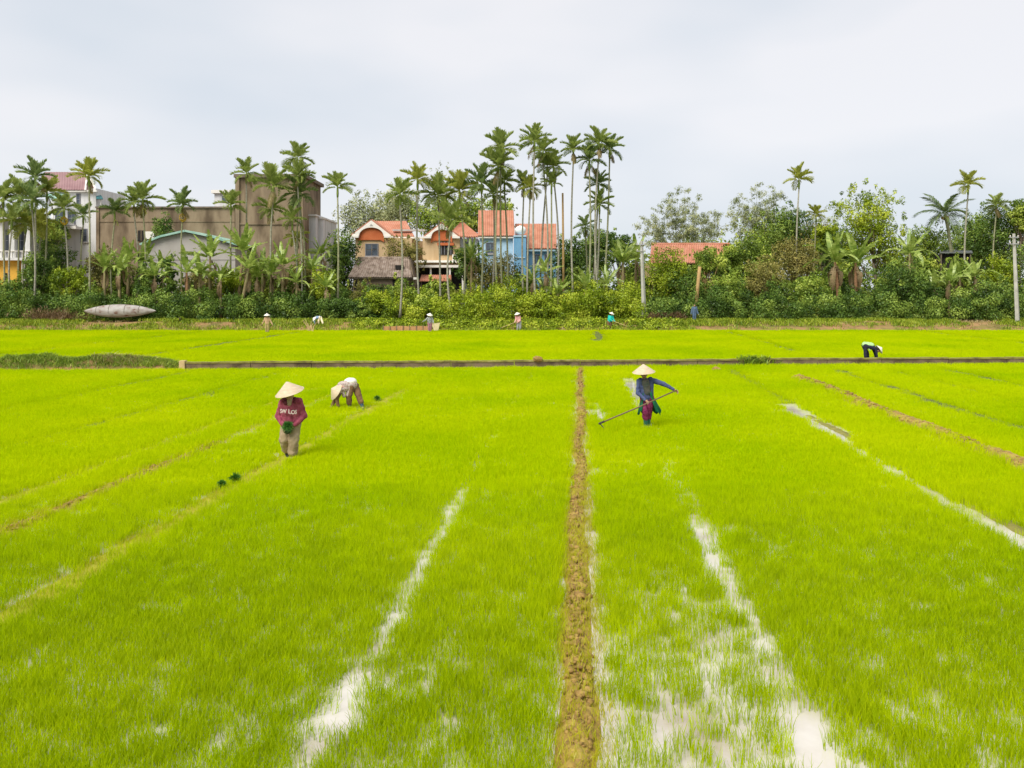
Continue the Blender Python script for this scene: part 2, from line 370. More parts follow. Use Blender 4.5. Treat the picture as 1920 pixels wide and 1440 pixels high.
def density(x, y):
    u = u_of(x, y); d = np.ones_like(x)
    n = fbm(x * .9, y * .5, 31, 4); n2 = .6 * fbm(x * 7.0, y * 2.6, 37, 3) + .4 * fbm(x * 2.2, y * 1.2, 38, 2)
    d *= np.clip(.97 + .9 * (n - .42), .6, 1)
    near = np.clip((11.5 - y) / 4.5, 0, 1)
    right = near * np.clip(1 - np.abs(u - 1.15) / 1.3, 0, 1)
    mid = near * np.clip(1 - np.abs(u + 1.5) / 2.6, 0, 1)
    rside = np.clip((9.5 - y) / 3.5, 0, 1) * np.clip(1 - np.abs(u - 3.1) / 1.6, 0, 1)
    hole = np.clip(1.75 * right, 0, 1) * (.64 + .16 * (n2 > .52)) + mid * (.30 + .24 * (n2 > .57)) + rside * (.32 + .2 * (n2 > .56))
    d *= 1 - np.clip(hole, 0, .84)
    for (lu, hw, left, y0, y1, sd, amp) in LINES:
        w = hw * (.35 + 1.35 * fbm(y * 1.1, y * 0 + sd * 3, sd + 50, 3))
        m_ = (np.abs(u - lu - wob(y, sd, amp)) < w) & (y > y0) & (y < y1)
        d = np.where(m_, d * left, d)
    for (lu, hw, y0, y1, sd, amp) in RIDGES:
        m_ = (np.abs(u - lu - wob(y, sd, amp)) < hw * .92) & (y > y0) & (y < y1)
        d = np.where(m_, d * np.where(np.abs(u - lu - wob(y, sd, amp)) < hw * .5, .22, .6), d)
    # foot holes where the field workers stand, the wall and the grassy mound
    for (cx, cy, rr) in ((-4.62, 17.78, .26), (3.44, 21.7, .28), (-4.85, 25.4, .26), (-4.5, 25.2, .2)):
        d = np.where((x - cx)**2 + (y - cy)**2 < rr*rr, d * .2, d)
    wy = wall_y(x)
    d = np.where((y > wy - .12) & (y < wy + .32), 0, d)
    d = np.where((x < -14.4) & (np.abs(y - 38.3) < .75), 0, d)
    return d
def wall_y(x): return 38.55 + .072 * x * (1 + .0 * x)

rng = np.random.default_rng(7)
def blade_tuft(name, n, foot, hgt, wid, mat, seg=3, lean=.30, seed=0):
    r = np.random.default_rng(seed); V = []; Fq = []; val = []
    for i in range(n):
        a = r.uniform(0, 2*math.pi); q = foot * math.sqrt(r.uniform(0, 1))
        base = np.array([q*math.cos(a), q*math.sin(a), -.01]); h = hgt * r.uniform(.65, 1.2); w = wid * r.uniform(.75, 1.25)
        la = r.uniform(0, 2*math.pi); lv = np.array([math.cos(la), math.sin(la), 0]) * h * lean * r.uniform(.2, 1.6)
        sd = r.uniform(0, 2*math.pi); side = np.array([math.cos(sd), math.sin(sd), 0]); v0 = r.uniform(0, 1)
        b0 = len(V)
        for k in range(seg + 1):
            t = k / seg; c = base + np.array([0, 0, h * t * (1 - .12*t)]) + lv * t * t
            ww = w * (1 - t) ** .7 * .5 + .0006
            V += [c - side * ww, c + side * ww]; val += [v0 * .6 + .2, v0 * .6 + .2]
        for k in range(seg): Fq.append((b0+2*k, b0+2*k+1, b0+2*k+3, b0+2*k+2))
    me = np_mesh(name, V, Fq, False, val); me.materials.append(mat)
    return bpy.data.objects.new(name, me)
tufts = bpy.data.collections.new('rice_tufts')                      # source shapes for the seedlings, not placed in the scene themselves
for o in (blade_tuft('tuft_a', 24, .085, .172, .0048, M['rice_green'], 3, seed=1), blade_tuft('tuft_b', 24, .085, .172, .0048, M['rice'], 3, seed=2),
          blade_tuft('tuft_c', 40, .17, .165, .0085, M['rice'], 3, seed=3), blade_tuft('tuft_d', 46, .32, .19, .020, M['rice'], 2, seed=4),
          blade_tuft('tuft_e', 15, .085, .095, .005, M['rice_yellow'], 3, .45, seed=5), blade_tuft('tuft_f', 40, .17, .16, .0085, M['rice'], 3, seed=6)):
    tufts.objects.link(o)

def scatter(y0, y1, dens, kinds):
    w0, w1 = .66*y0 + 8, .66*y1 + 8
    area = (w0 + w1) * (y1 - y0); n = int(area * dens)
    y = rng.uniform(y0, y1, n); x = rng.uniform(-1, 1, n) * (.66*y + 8)
    keep = rng.uniform(0, 1, n) < density(x, y); x, y = x[keep], y[keep]
    k = rng.choice(kinds, len(x))
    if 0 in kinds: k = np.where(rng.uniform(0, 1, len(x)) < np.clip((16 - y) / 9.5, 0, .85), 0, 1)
    u = u_of(x, y)
    yel = ((np.abs(u + 6.15) < .24) | (np.abs(u + 9.5) < .2) | (np.abs(u + 8.25) < .2)) & (y < 30)
    k = np.where(yel & (rng.uniform(0, 1, len(x)) < .75), 4, k)
    k = np.where((np.abs(u) < .24) & (y < 38), 4, k)
    return x, y, k
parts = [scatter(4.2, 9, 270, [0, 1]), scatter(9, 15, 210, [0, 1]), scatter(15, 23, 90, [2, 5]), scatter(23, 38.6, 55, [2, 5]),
         scatter(38.6, 54, 22, [3]), scatter(54, 73.6, 16, [3])]
px_ = np.concatenate([p[0] for p in parts]); py_ = np.concatenate([p[1] for p in parts]); pk = np.concatenate([p[2] for p in parts])
on_ridge = np.zeros_like(px_)
for (lu, hw, y0, y1, sd, amp) in RIDGES:
    on_ridge = np.where((np.abs(u_of(px_, py_) - lu - wob(py_, sd, amp)) < hw) & (py_ > y0) & (py_ < y1), .07, on_ridge)
hs = (.72 + .5 * fbm(px_ * .5, py_ * .3, 71, 3)) * rng.uniform(.85, 1.12, len(px_))
me = bpy.data.meshes.new('rice_seedlings')
me.vertices.add(len(px_)); me.vertices.foreach_set('co', np.stack([px_, py_, on_ridge], -1).astype(np.float32).ravel())
a = me.attributes.new('rot', 'FLOAT_VECTOR', 'POINT'); a.data.foreach_set('vector', np.stack([rng.normal(0, .06, len(px_)), rng.normal(0, .06, len(px_)), rng.uniform(0, 6.28, len(px_))], -1).astype(np.float32).ravel())
a = me.attributes.new('scl', 'FLOAT_VECTOR', 'POINT'); a.data.foreach_set('vector', np.stack([np.ones_like(hs), np.ones_like(hs), hs], -1).astype(np.float32).ravel())
a = me.attributes.new('pick', 'INT', 'POINT'); a.data.foreach_set('value', pk.astype(np.int32))
rice = link('rice_seedlings', me)
props(rice, 'bright lime green rice seedlings filling the flooded field', 'rice', None, 'stuff')
def instancer(name, coll):
    ng = bpy.data.node_groups.new(name, 'GeometryNodeTree')
    ng.interface.new_socket('Geometry', in_out='INPUT', socket_type='NodeSocketGeometry')
    ng.interface.new_socket('Geometry', in_out='OUTPUT', socket_type='NodeSocketGeometry')
    gi = ng.nodes.new('NodeGroupInput'); go = ng.nodes.new('NodeGroupOutput')
    ci = ng.nodes.new('GeometryNodeCollectionInfo'); ci.inputs['Collection'].default_value = coll
    ci.inputs['Separate Children'].default_value = True; ci.inputs['Reset Children'].default_value = True
    ip = ng.nodes.new('GeometryNodeInstanceOnPoints'); ip.inputs['Pick Instance'].default_value = True
    def na(nm, ty):
        n = ng.nodes.new('GeometryNodeInputNamedAttribute'); n.data_type = ty; n.inputs['Name'].default_value = nm; return n.outputs['Attribute']
    ng.links.new(gi.outputs[0], ip.inputs['Points']); ng.links.new(ci.outputs[0], ip.inputs['Instance'])
    ng.links.new(na('pick', 'INT'), ip.inputs['Instance Index'])
    ng.links.new(na('rot', 'FLOAT_VECTOR'), ip.inputs['Rotation']); ng.links.new(na('scl', 'FLOAT_VECTOR'), ip.inputs['Scale'])
    ng.links.new(ip.outputs[0], go.inputs[0])
    return ng
md = rice.modifiers.new('seedlings', 'NODES'); md.node_group = instancer('rice_scatter', tufts)

# ------------------------------------------------------------------ mud ridges between the plots
def ridge(name, label, lu, hw, y0, y1, sd, amp, h, step):
    ys = [y0]
    while ys[-1] < y1: ys.append(ys[-1] + max(.035, ys[-1] * step))
    ys = np.array(ys); cs = np.linspace(-1.6, 1.6, 19)
    Cc, Yg = np.meshgrid(cs, ys)
    width = hw * (.65 + .7 * fbm(ys * 1.3, ys * 0 + sd, sd + 5, 3)) * (1 - .35 * np.clip((ys - 20) / 18, 0, 1))
    Ux = lu + wob(ys, sd, amp)[:, None] + Cc * width[:, None]
    X = Ux + YAW * Yg
    prof = np.clip(1 - np.abs(Cc)**2.4 / 1.6, 0, 1)
    gap = .35 + .75 * fbm(Yg * .9, Yg * 0, sd + 9, 3)
    Z = h * prof * gap + prof * (.10 * (fbm(X * 9, Yg * 6, sd, 3) - .45) + .05 * (fbm(X * 26, Yg * 20, sd + 3, 2) - .5)) + .012 * (1 - prof) - .002 - .02 * (np.abs(Cc) > 1.5)
    nx, ny = len(cs), len(ys); i = np.arange((ny-1) * (nx-1)); r_, c_ = i // (nx-1), i % (nx-1); a_ = r_ * nx + c_
    o = link(name, np_mesh(name, np.stack([X, Yg, Z], -1).reshape(-1, 3), np.stack([a_, a_+1, a_+nx+1, a_+nx], -1), True), M['mud'])
    props(o, label, None, None, 'structure')
    # loose clods lying on it
    r2 = np.random.default_rng(sd); V = []; Fc = []
    bm = bmesh.new(); bmesh.ops.create_icosphere(bm, subdivisions=1, radius=1.0); bm.verts.index_update()
    iv = np.array([v.co for v in bm.verts]); iff = np.array([[v.index for v in f.verts] for f in bm.faces]); bm.free()
    y = y0
    while y < y1:
        y += max(.007, y * .0014)
        c = r2.normal(0, .62); uu = lu + float(wob(np.array([y]), sd, amp)[0]) + c * hw * .85
        s_ = r2.choice((r2.uniform(.006, .016), r2.uniform(.012, .034))) * (1 + .02 * y)
        off = iv * (1 + r2.normal(0, .30, (len(iv), 1))) * np.array([s_ * r2.uniform(.8, 1.6), s_ * r2.uniform(.8, 1.6), s_ * r2.uniform(.5, .9)])
        b_ = len(V) * len(iv); V.append(off + np.array([uu + YAW * y, y, max(.0, h * .75 * (1 - (abs(c) / 1.5)**2)) + r2.uniform(0, .02)])); Fc.append(iff + b_)
    o2 = link(name.replace('ridge', 'clods'), np_mesh('clods', np.concatenate(V), np.concatenate(Fc), False), M['clod'])
    props(o2, 'lumps of mud scattered on the %s' % label, 'mud', None, 'stuff')
ridge('mud_ridge', 'long bare mud ridge through the middle of the near field', *RIDGES[0], .075, .005)
ridge('mud_ridge_east', 'mud ridge beyond the narrow water channel', *RIDGES[1], .19, .005)
ridge('mud_ridge_west', 'short faint mud ridge at the west of the field', *RIDGES[2], .07, .005)
# low olive bank beside the narrow channel
ys = np.arange(9, 24, .12); cs = np.linspace(-1, 1, 9); Cc, Yg = np.meshgrid(cs, ys)
X = 6.05 + .36 + wob(Yg, 5, .10) + Cc * .17 + YAW * Yg
Z = .05 * (1 - Cc**2) * (.4 + .9 * fbm(Yg * .7, Yg * 0, 61, 3)) + .05 * (fbm(X * 6, Yg * 6, 62, 3) - .5) - .02
i = np.arange((len(ys)-1) * 8); r_, c_ = i // 8, i % 8; a_ = r_ * 9 + c_
M['olive_mud'] = rough_mat('olive_mud', [(.3, (.14, .13, .03)), (.6, (.24, .22, .045)), (.8, (.30, .22, .08))], 4.0, rough=.8, bump=.4)
o = link('channel_bank', np_mesh('channel_bank', np.stack([X, Yg, Z], -1).reshape(-1, 3), np.stack([a_, a_+1, a_+10, a_+9], -1), True), M['olive_mud'])
props(o, 'low olive mud edge along the narrow water channel', None, None, 'structure')

# bare furrows (the gaps' shade is put into their dark colour) and trodden paths between the beds
M['furrow'] = rough_mat('furrow_mud_shade', [(.35, (.07, .10, .012)), (.65, (.15, .17, .025))], 3.0, rough=.9)
M['trodden'] = rough_mat('trodden_path', [(.35, (.27, .27, .015)), (.65, (.38, .35, .03))], 2.0, rough=.9)
for (lu, hw, y0, y1, sd, amp, mt, lb) in ((11.1, .26, 12, 38, 11, .2, 'furrow', 'dark furrow past the eastern mud ridge'), (13.6, .16, 18, 38, 13, .2, 'furrow', 'faint furrow between the two eastern dark ones'), (16.1, .28, 18, 39, 12, .2, 'furrow', 'outer dark furrow of the near field'),
        (6.5, .2, 26.5, 38, 5, .1, 'furrow', 'dark furrow leading from the channel to the wall'), (-12.6, .2, 14, 37, 9, .16, 'furrow', 'faint western furrow of the near field'), (-16.8, .24, 18, 37, 10, .2, 'furrow', 'outer western furrow of the near field'),
        (-23.4, .5, 43, 73, 13, .2, 'furrow', 'dark furrow crossing the far field behind the grassy mound'), (-31.6, .5, 43, 73, 14, .3, 'furrow', 'outer western furrow of the far field'), (29.1, .5, 43, 73, 15, .3, 'furrow', 'outer eastern furrow of the far field'), (12.3, .4, 48, 72, 16, .2, 'furrow', 'short furrow in the far field'), (1.3, .6, 58, 73, 17, .3, 'furrow', 'dark track below the turquoise worker'),
        (-6.15, .2, 6, 38, 7, .14, 'trodden', 'yellowish trodden path under the maroon worker'), (-9.5, .18, 9, 31, 8, .14, 'trodden', 'yellowish trodden path at the western edge'), (-2.1, .08, 24, 38, 2, .1, 'trodden', 'thin trodden line left of the middle ridge')):
    ys = np.arange(y0, y1, .25); cs = np.linspace(-1, 1, 5); Cc, Yg = np.meshgrid(cs, ys)
    X = lu + wob(Yg, sd, amp) + Cc * hw * (1.35 if mt == 'furrow' else 1.1) + YAW * Yg; Z = .03 * (1 - .7 * Cc**2) + .008 * (fbm(X * 4, Yg * 4, 3, 2) - .5)
    i = np.arange((len(ys)-1) * 4); r_, c_ = i // 4, i % 4; a_ = r_ * 5 + c_
    o = link('furrow' if mt == 'furrow' else 'field_path', np_mesh('furrow', np.stack([X, Yg, Z], -1).reshape(-1, 3), np.stack([a_, a_+1, a_+6, a_+5], -1), True), M[mt]); props(o, lb, None, None, 'structure')

# ------------------------------------------------------------------ low concrete wall across the field
wroot = root('field_wall', (5, float(wall_y(5)), 0), 'long low mossy concrete wall crossing the rice field', 'wall')
rw = random.Random(3)
x = -14.35; seg_i = 0
while x < 34:
    L = rw.uniform(2.6, 3.4); x1 = min(x + L, 34)
    ya, yb = float(wall_y(x)), float(wall_y(x1)); h0 = .36 + rw.uniform(-.02, .02); dy = rw.uniform(-.012, .012)
    q = MB(); n = 8; vs = []; fs = []
    for k in range(n + 1):
        t = k / n; xx = x + .012 + (x1 - x - .024) * t; yy = ya + (yb - ya) * t + dy; hh = h0 + rw.uniform(-.012, .012)
        vs += [(xx, yy, -.08), (xx, yy, hh - .055), (xx, yy + .16, hh - .055), (xx, yy + .16, -.08)]
    for k in range(n):
        for j in range(4): fs.append((4*k+j, 4*k+4+j, 4*k+4+(j+1) % 4, 4*k+(j+1) % 4))
    fs += [(0, 1, 2, 3), (4*n+3, 4*n+2, 4*n+1, 4*n)]
    q.add(vs, fs).build('wall_panel', M['concrete_wall'], wroot)
    c = MB(); vs = []; fs = []
    for k in range(n + 1):
        t = k / n; xx = x + (x1 - x - .006) * t; yy = ya + (yb - ya) * t + dy; j0 = rw.uniform(-.012, .012)
        vs += [(xx, yy - .03 + j0, h0 - .07), (xx, yy - .03 + j0, h0 + j0), (xx, yy + .2, h0 + j0), (xx, yy + .2, h0 - .07)]
    for k in range(n):
        for j in range(4): fs.append((4*k+j, 4*k+4+j, 4*k+4+(j+1) % 4, 4*k+(j+1) % 4))
    fs += [(0, 1, 2, 3), (4*n+3, 4*n+2, 4*n+1, 4*n)]
    c.add(vs, fs).build('coping', M['coping'], wroot)
    x = x1; seg_i += 1
MB().box((-14.62, float(wall_y(-14.5)) - .06, -.08), (-14.37, float(wall_y(-14.5)) + .24, .42)).build('end_post', M['post_tan'], wroot)

# scatter of grass blades / leaves as one mass
def blades(name, label, pts, hgt, wid, mat, per=14, foot=.12, lean=.5, seed=0, cat='grass', dens_h=None):
    r = np.random.default_rng(seed); pts = np.asarray(pts); n = len(pts) * per
    c = np.repeat(pts, per, 0) + np.concatenate([r.normal(0, foot, (n, 2)), np.zeros((n, 1))], 1)
    h = hgt * r.uniform(.5, 1.3, n)[:, None]; w = wid * r.uniform(.7, 1.3, n)[:, None] / 2
    a = r.uniform(0, 2*math.pi, n); l = np.stack([np.cos(a), np.sin(a), 0*a], 1) * h * lean * r.uniform(.2, 1.7, n)[:, None]
    s_ = r.uniform(0, 2*math.pi, n); s_ = np.stack([np.cos(s_), np.sin(s_), 0*s_], 1)
    up = np.array([[0, 0, 1.0]])
    V = np.stack([c - s_*w, c + s_*w, c + up*h*.55 + l*.3 + s_*w*.9, c + up*h*.55 + l*.3 - s_*w*.9, c + up*h*.9 + l], 1).reshape(-1, 3)
    b = np.arange(n)[:, None] * 5
    tri = np.concatenate([b + np.array([[0, 1, 2]]), b + np.array([[0, 2, 3]]), b + np.array([[3, 2, 4]])], 0)
    o = link(name, np_mesh(name, V, tri, False, np.repeat(r.uniform(0, 1, n), 5)), mat)
    return props(o, label, cat, None, 'stuff')

# grassy heap at the wall's end
def mound_z(x, y):
    t = np.clip(1 - ((y - 38.2) / .78)**2, 0, 1); e = np.clip((-14.55 - x) / .8, 0, 1) * np.clip((x + 29) / 1.0, 0, 1)
    hump = .34 + .3 * np.exp(-((x + 21.6) / 1.2)**2) + .2 * np.exp(-((x + 17.6) / 1.8)**2) - .25 * np.clip((-22.6 - x) / .8, 0, 1)
    return hump * t**.7 * e * (.7 + .6 * fbm(x * 1.5, y * 1.5, 81, 3)) - .05
mo = link('grassy_mound', grid_mesh('grassy_mound', np.arange(-29.5, -14.3, .12), np.arange(37.3, 39.2, .1), mound_z), M['soil'])
props(mo, 'grassy earth heap where the low wall ends', None, None, 'structure')
mx = rng.uniform(-29, -14.6, 2600); my = rng.uniform(37.45, 38.95, 2600); mz = mound_z(mx, my)
sel = mz > .05
blades('mound_grass', 'green grass covering the earth heap at the wall end', np.stack([mx, my, mz], 1)[sel & (rng.uniform(0, 1, 2600) < .85)], .19, .02, M['weed'], 12, .1, .8, 1)
dx = rng.normal(-17.3, .8, 130); dy_ = rng.uniform(37.6, 38.6, 130)
blades('mound_straw', 'dry straw lying on the earth heap', np.stack([dx, dy_, mound_z(dx, dy_)], 1), .22, .02, M['straw'], 8, .1, 1.6, 2, 'straw')
# weeds growing on the wall
def weed_patch(name, label, xc, w, zt, n, seed, dy=-.05):
    r = np.random.default_rng(seed); xx = r.normal(xc, w, n)
    return blades(name, label, np.stack([xx, wall_y(xx) + dy + r.uniform(-.08, .2, n), r.uniform(.0, zt, n)], 1), .22, .03, M['weed'], 10, .07, .8, seed)
weed_patch('wall_weeds', 'green weeds overgrowing one stretch of the low wall', 11.3, .45, .36, 110, 5)
# ------------------------------------------------------------------ buildings
M['raw_concrete'] = rough_mat('raw_concrete', [(.36, (.115, .08, .05)), (.45, (.205, .15, .095)), (.54, (.285, .215, .14)), (.66, (.215, .16, .105))], .45, rough=.92, bump=.3, bscale=4, stretch=(1, 1, .35))
M['concrete_dark'] = rough_mat('weathered_edge', [(.3, (.11, .085, .065)), (.7, (.22, .175, .13))], 1.2, rough=.9)
M['white_wall'] = rough_mat('white_render', [(.3, (.50, .49, .47)), (.5, (.66, .65, .64)), (.7, (.72, .71, .70))], .6, rough=.8, stretch=(3, 3, .3))
M['grey_wall'] = rough_mat('pale_grey_render', [(.3, (.38, .38, .37)), (.5, (.54, .54, .54)), (.7, (.60, .60, .61))], .6, rough=.85, stretch=(3, 3, .25))
M['shed_wall'] = rough_mat('shed_render', [(.3, (.36, .33, .30)), (.7, (.48, .45, .42))], .5, rough=.9, stretch=(1, 1, .4))
M['green_trim'] = rough_mat('faded_green_metal', [(.3, (.22, .42, .34)), (.7, (.42, .58, .50))], 1.0, rough=.5)
M['mauve_roof'] = rough_mat('mauve_metal_roof', [(.3, (.235, .125, .13)), (.7, (.31, .185, .185))], .6, rough=.55)
M['teal_metal'] = plain('teal_metal', (.03, .16, .17), .45)
M['dark_glass'] = rough_mat('dark_window_glass', [(.3, (.035, .045, .06)), (.7, (.10, .12, .15))], 1.5, rough=.08, spec=.6)
M['dark_void'] = plain('dark_interior', (.025, .022, .02), .9)  # near-black colour stands in for shade inside openings; hut wall too
M['white_trim'] = plain('white_trim', (.78, .74, .68), .7, .06)
M['peach_wall'] = rough_mat('peach_render', [(.3, (.47, .32, .17)), (.7, (.60, .44, .26))], .8, rough=.85, stretch=(2, 2, .4))
M['brick_red'] = rough_mat('red_render', [(.3, (.40, .095, .03)), (.7, (.54, .16, .06))], 1.0, rough=.85)
M['tile_orange'] = rough_mat('orange_tile', [(.3, (.38, .15, .085)), (.55, (.47, .205, .13)), (.8, (.47, .27, .19))], 1.3, rough=.8)
M['tile_old'] = rough_mat('old_grey_tile', [(.3, (.15, .11, .085)), (.5, (.29, .22, .175)), (.7, (.42, .34, .29))], 2.2, rough=.95)
M['old_stone'] = rough_mat('old_mud_wall', [(.3, (.17, .125, .085)), (.7, (.31, .235, .17))], 1.5, rough=.95, bump=.4)
M['blue_wall'] = rough_mat('blue_render', [(.3, (.13, .32, .52)), (.7, (.21, .42, .62))], .9, rough=.75, stretch=(2, 2, .4))
M['pale_blue'] = plain('pale_blue_render', (.42, .60, .74), .8, .08)
M['yellow_wall'] = plain('yellow_render', (.70, .40, .06), .8, .1)
M['tank_white'] = plain('white_tank', (.74, .76, .74), .35, .06)
M['sill'] = plain('window_sill', (.45, .42, .40), .8)
M['win_frame'] = plain('window_frame', (.20, .20, .22), .6)
M['grey_shed_roof'] = plain('grey_sheet_roof', (.13, .14, .13), .6, .2)

def base_of(px, Y): return Vector(((px - 960) / FPX * Y, Y, GROUND - .05))
def block(parent, name, mat, x0, y0, x1, y1, Y, d):
    """pixel box; y1 None runs to the ground"""
    if y1 is None: y1 = HORIZON + (CAM_H - GROUND + .1) * FPX / Y
    return MB().rect(x0, y0, x1, y1, Y, d).build(name, mat, parent)
def window(parent, x0, y0, x1, y1, Y, cols=2, rows=2, wallY=None):
    """frame standing proud of the wall at depth Y, dark panes and bars"""
    f = MB(); t = 1.4
    f.rect(x0-t, y0-t, x1+t, y0, Y - .08, .14); f.rect(x0-t, y1, x1+t, y1+t, Y - .08, .14)
    f.rect(x0-t, y0, x0, y1, Y - .08, .14); f.rect(x1, y0, x1+t, y1, Y - .08, .14)
    w = f.build('window', M['win_frame'], parent)
    pw, ph = (x1-x0)/cols, (y1-y0)/rows
    for i in range(cols):
        for j in range(rows):
            MB().rect(x0+i*pw+.35, y0+j*ph+.35, x0+(i+1)*pw-.35, y0+(j+1)*ph-.35, Y - .035, .03).build('pane', M['dark_glass'], w)
    MB().rect(x0-2.5, y1+t+.1, x1+2.5, y1+t+2, Y - .2, .26).build('sill', M['sill'], w)
    return w
def ribbed_roof(parent, name, mat, e0, e1, r1, r0, ribs, amp=.06, t=.08):
    """roof slope between eave e0-e1 and ridge r0-r1 with raised tile courses running down it"""
    e0, e1, r0, r1 = map(Vector, (e0, e1, r0, r1)); n = (e1-e0).cross(r0-e0).normalized()
    if n.z < 0: n = -n
    vs = []; fs = []; k = ribs * 4
    for i in range(k + 1):
        a = i / k; h = amp * (.5 - .5 * math.cos(2*math.pi*ribs*a)); 
        for b_ in range(6):
            f = b_ / 5; p = e0.lerp(e1, a).lerp(r0.lerp(r1, a), f) + n * (h + .02 * (b_ % 2))
            vs.append(p)
    for i in range(k):
        for b_ in range(5): fs.append((i*6+b_, (i+1)*6+b_, (i+1)*6+b_+1, i*6+b_+1))
    q = MB().add(vs, fs)
    q.slab([e0 - n*t, e1 - n*t, r1 - n*t, r0 - n*t] if (e1-e0).cross(r1-e0).dot(n) > 0 else [r0 - n*t, r1 - n*t, e1 - n*t, e0 - n*t], t * .9)
    return q.build(name, mat, parent)

# white house with a mauve hipped roof
h = root('white_house', base_of(138, 106), 'white two storey house with mauve hipped metal roof', 'house')
block(h, 'wall', M['white_wall'], 96, 353, 180, None, 106, 8)
ea, eb = P(84, 356, 105.4), P(182, 360, 105.4); ra, rb = P(84, 323, 109), P(164, 323, 109)
ribbed_roof(h, 'roof', M['mauve_roof'], ea, P(160, 356, 105.4), P(163, 323, 109), ra, 16, .05)
MB().slab([P(160.5, 356, 105.4), P(182, 361, 106.5), P(182, 361, 113) , P(164, 323, 109)], .08).build('roof_hip', M['mauve_roof'], h)
MB().tube([P(160, 357, 105.3), P(164, 322.5, 108.9)], .12, 6).build('hip_cap', M['white_trim'], h)
MB().tube([P(164, 322.5, 108.9), P(182.5, 361, 106.3)], .12, 6).build('hip_cap', M['white_trim'], h)
MB().rect(82, 356.3, 181, 359.5, 105.5, .4).build('eave_board', M['white_trim'], h)
window(h, 144, 364, 149, 384, 106, 1, 2); window(h, 104, 396, 120, 420, 106, 2, 2); window(h, 128, 398, 140, 420, 106, 2, 2); window(h, 152, 430, 162, 452, 106, 2, 2)
MB().slab([P(88, 373, 104), P(122, 373, 104), P(122, 364, 106), P(88, 364, 106)], .1).build('canopy', M['green_trim'], h)
MB().slab([P(180.6, 374, 105), P(193, 374, 106), P(184, 358, 109), P(180.6, 358, 109)], .1).build('side_canopy', M['teal_metal'], h)
MB().rect(188, 374, 189.4, 392, 106, .12).build('canopy_post', M['white_trim'], h)
MB().rect(98, 424, 142, 429, 104.4, 1.5).build('balcony_slab', M['white_trim'], h)
# house with a white gallery over a yellow ground floor
h = root('gallery_house', base_of(20, 97), 'white columned gallery house with yellow ground floor behind the palm cluster', 'house')
block(h, 'rear_wall', M['grey_wall'], -70, 412, 58, None, 99.5, 6)
MB().rect(-75, 405, 62, 412, 96.4, 9).build('roof', M['white_wall'], h)
for x0, x1 in ((-62, -52), (-28, -19), (-3, 5), (17, 27), (46, 56)): MB().rect(x0, 412, x1, 483, 97, .5).build('column', M['white_wall'], h)
for x0, x1 in ((-50, -32), (7, 15), (30, 44)): window(h, x0, 432, x1, 470, 99.5, 2, 2)
MB().rect(-72, 483, 60, 488, 96.6, 3).build('balcony_slab', M['white_wall'], h)
MB().rect(-70, 470, 58, 471.2, 96.9, .08).build('balcony_rail', M['white_trim'], h)
for k in range(20): MB().rect(-68 + k*6.4, 471.3, -67.2 + k*6.4, 483, 96.9, .06).build('baluster', M['white_trim'], h)
block(h, 'ground_floor_wall', M['yellow_wall'], -64, 488, 32, None, 97.4, 2)
MB().rect(8, 512, 13, 560, 97.33, .06).build('door', M['dark_void'], h)
block(h, 'ground_floor_column', M['white_wall'], 40, 488, 46, None, 97, .5)
# raw concrete building with a stair tower
h = root('concrete_building', base_of(350, 101), 'large unfinished brown concrete building with a tall stair tower', 'building')
block(h, 'wall', M['raw_concrete'], 180, 390, 440, None, 101, 10)
MB().rect(178.5, 387, 440, 390, 100.8, 10.4).build('parapet_cap', M['concrete_dark'], h)
MB().rect(180.5, 414, 440, 416, 100.93, .2).build('floor_band', M['raw_concrete'], h)
block(h, 'tower', M['raw_concrete'], 441, 333, 569, None, 100.3, 9)
MB().rect(438, 326, 573, 332.5, 99.9, 9.8).build('tower_cap', M['concrete_dark'], h)
for x0 in (441.5, 561): block(h, 'pilaster', M['raw_concrete'], x0, 333.2, x0 + 7, None, 100.08, .3)
for yb in (418, 484): MB().rect(449, yb, 560, yb+3, 100.17, .2).build('floor_band', M['raw_concrete'], h)
f = MB().rect(258.5, 432, 271, 452, 100.9, .2).build('window', M['dark_void'], h); MB().rect(264, 432.3, 265, 451.7, 100.85, .1).build('bar', M['raw_concrete'], f)
MB().rect(271.5, 434, 288, 448, 100.7, .35).build('white_panel', M['white_trim'], h)
for x0 in (180.5,): block(h, 'column', M['raw_concrete'], x0, 390.3, x0+5, None, 100.88, .3)
# white building glimpsed behind the concrete one
h = root('rooftop_building', base_of(418, 118), 'white rooftop structure glimpsed above the concrete building', 'building')
block(h, 'wall', M['white_wall'], 402, 362, 452, None, 118, 6); MB().rect(396, 356, 456, 362, 117.6, 7).build('roof', M['white_trim'], h)
MB().rect(416, 368, 424, 380, 117.95, .1).build('window', M['dark_glass'], h)
# pale grey house beside the tower
h = root('grey_house', base_of(588, 103), 'pale grey plain walled house beside the concrete tower', 'house')
block(h, 'wall', M['grey_wall'], 571, 405, 592, None, 103, 8); block(h, 'rear_wall', M['grey_wall'], 592.3, 410, 606, None, 104.4, 8)
MB().rect(570.5, 402, 593.5, 405, 102.7, 8.6).build('parapet_cap', M['white_wall'], h); MB().rect(592.4, 407, 607, 410, 104.2, 8.5).build('parapet_cap', M['white_wall'], h)
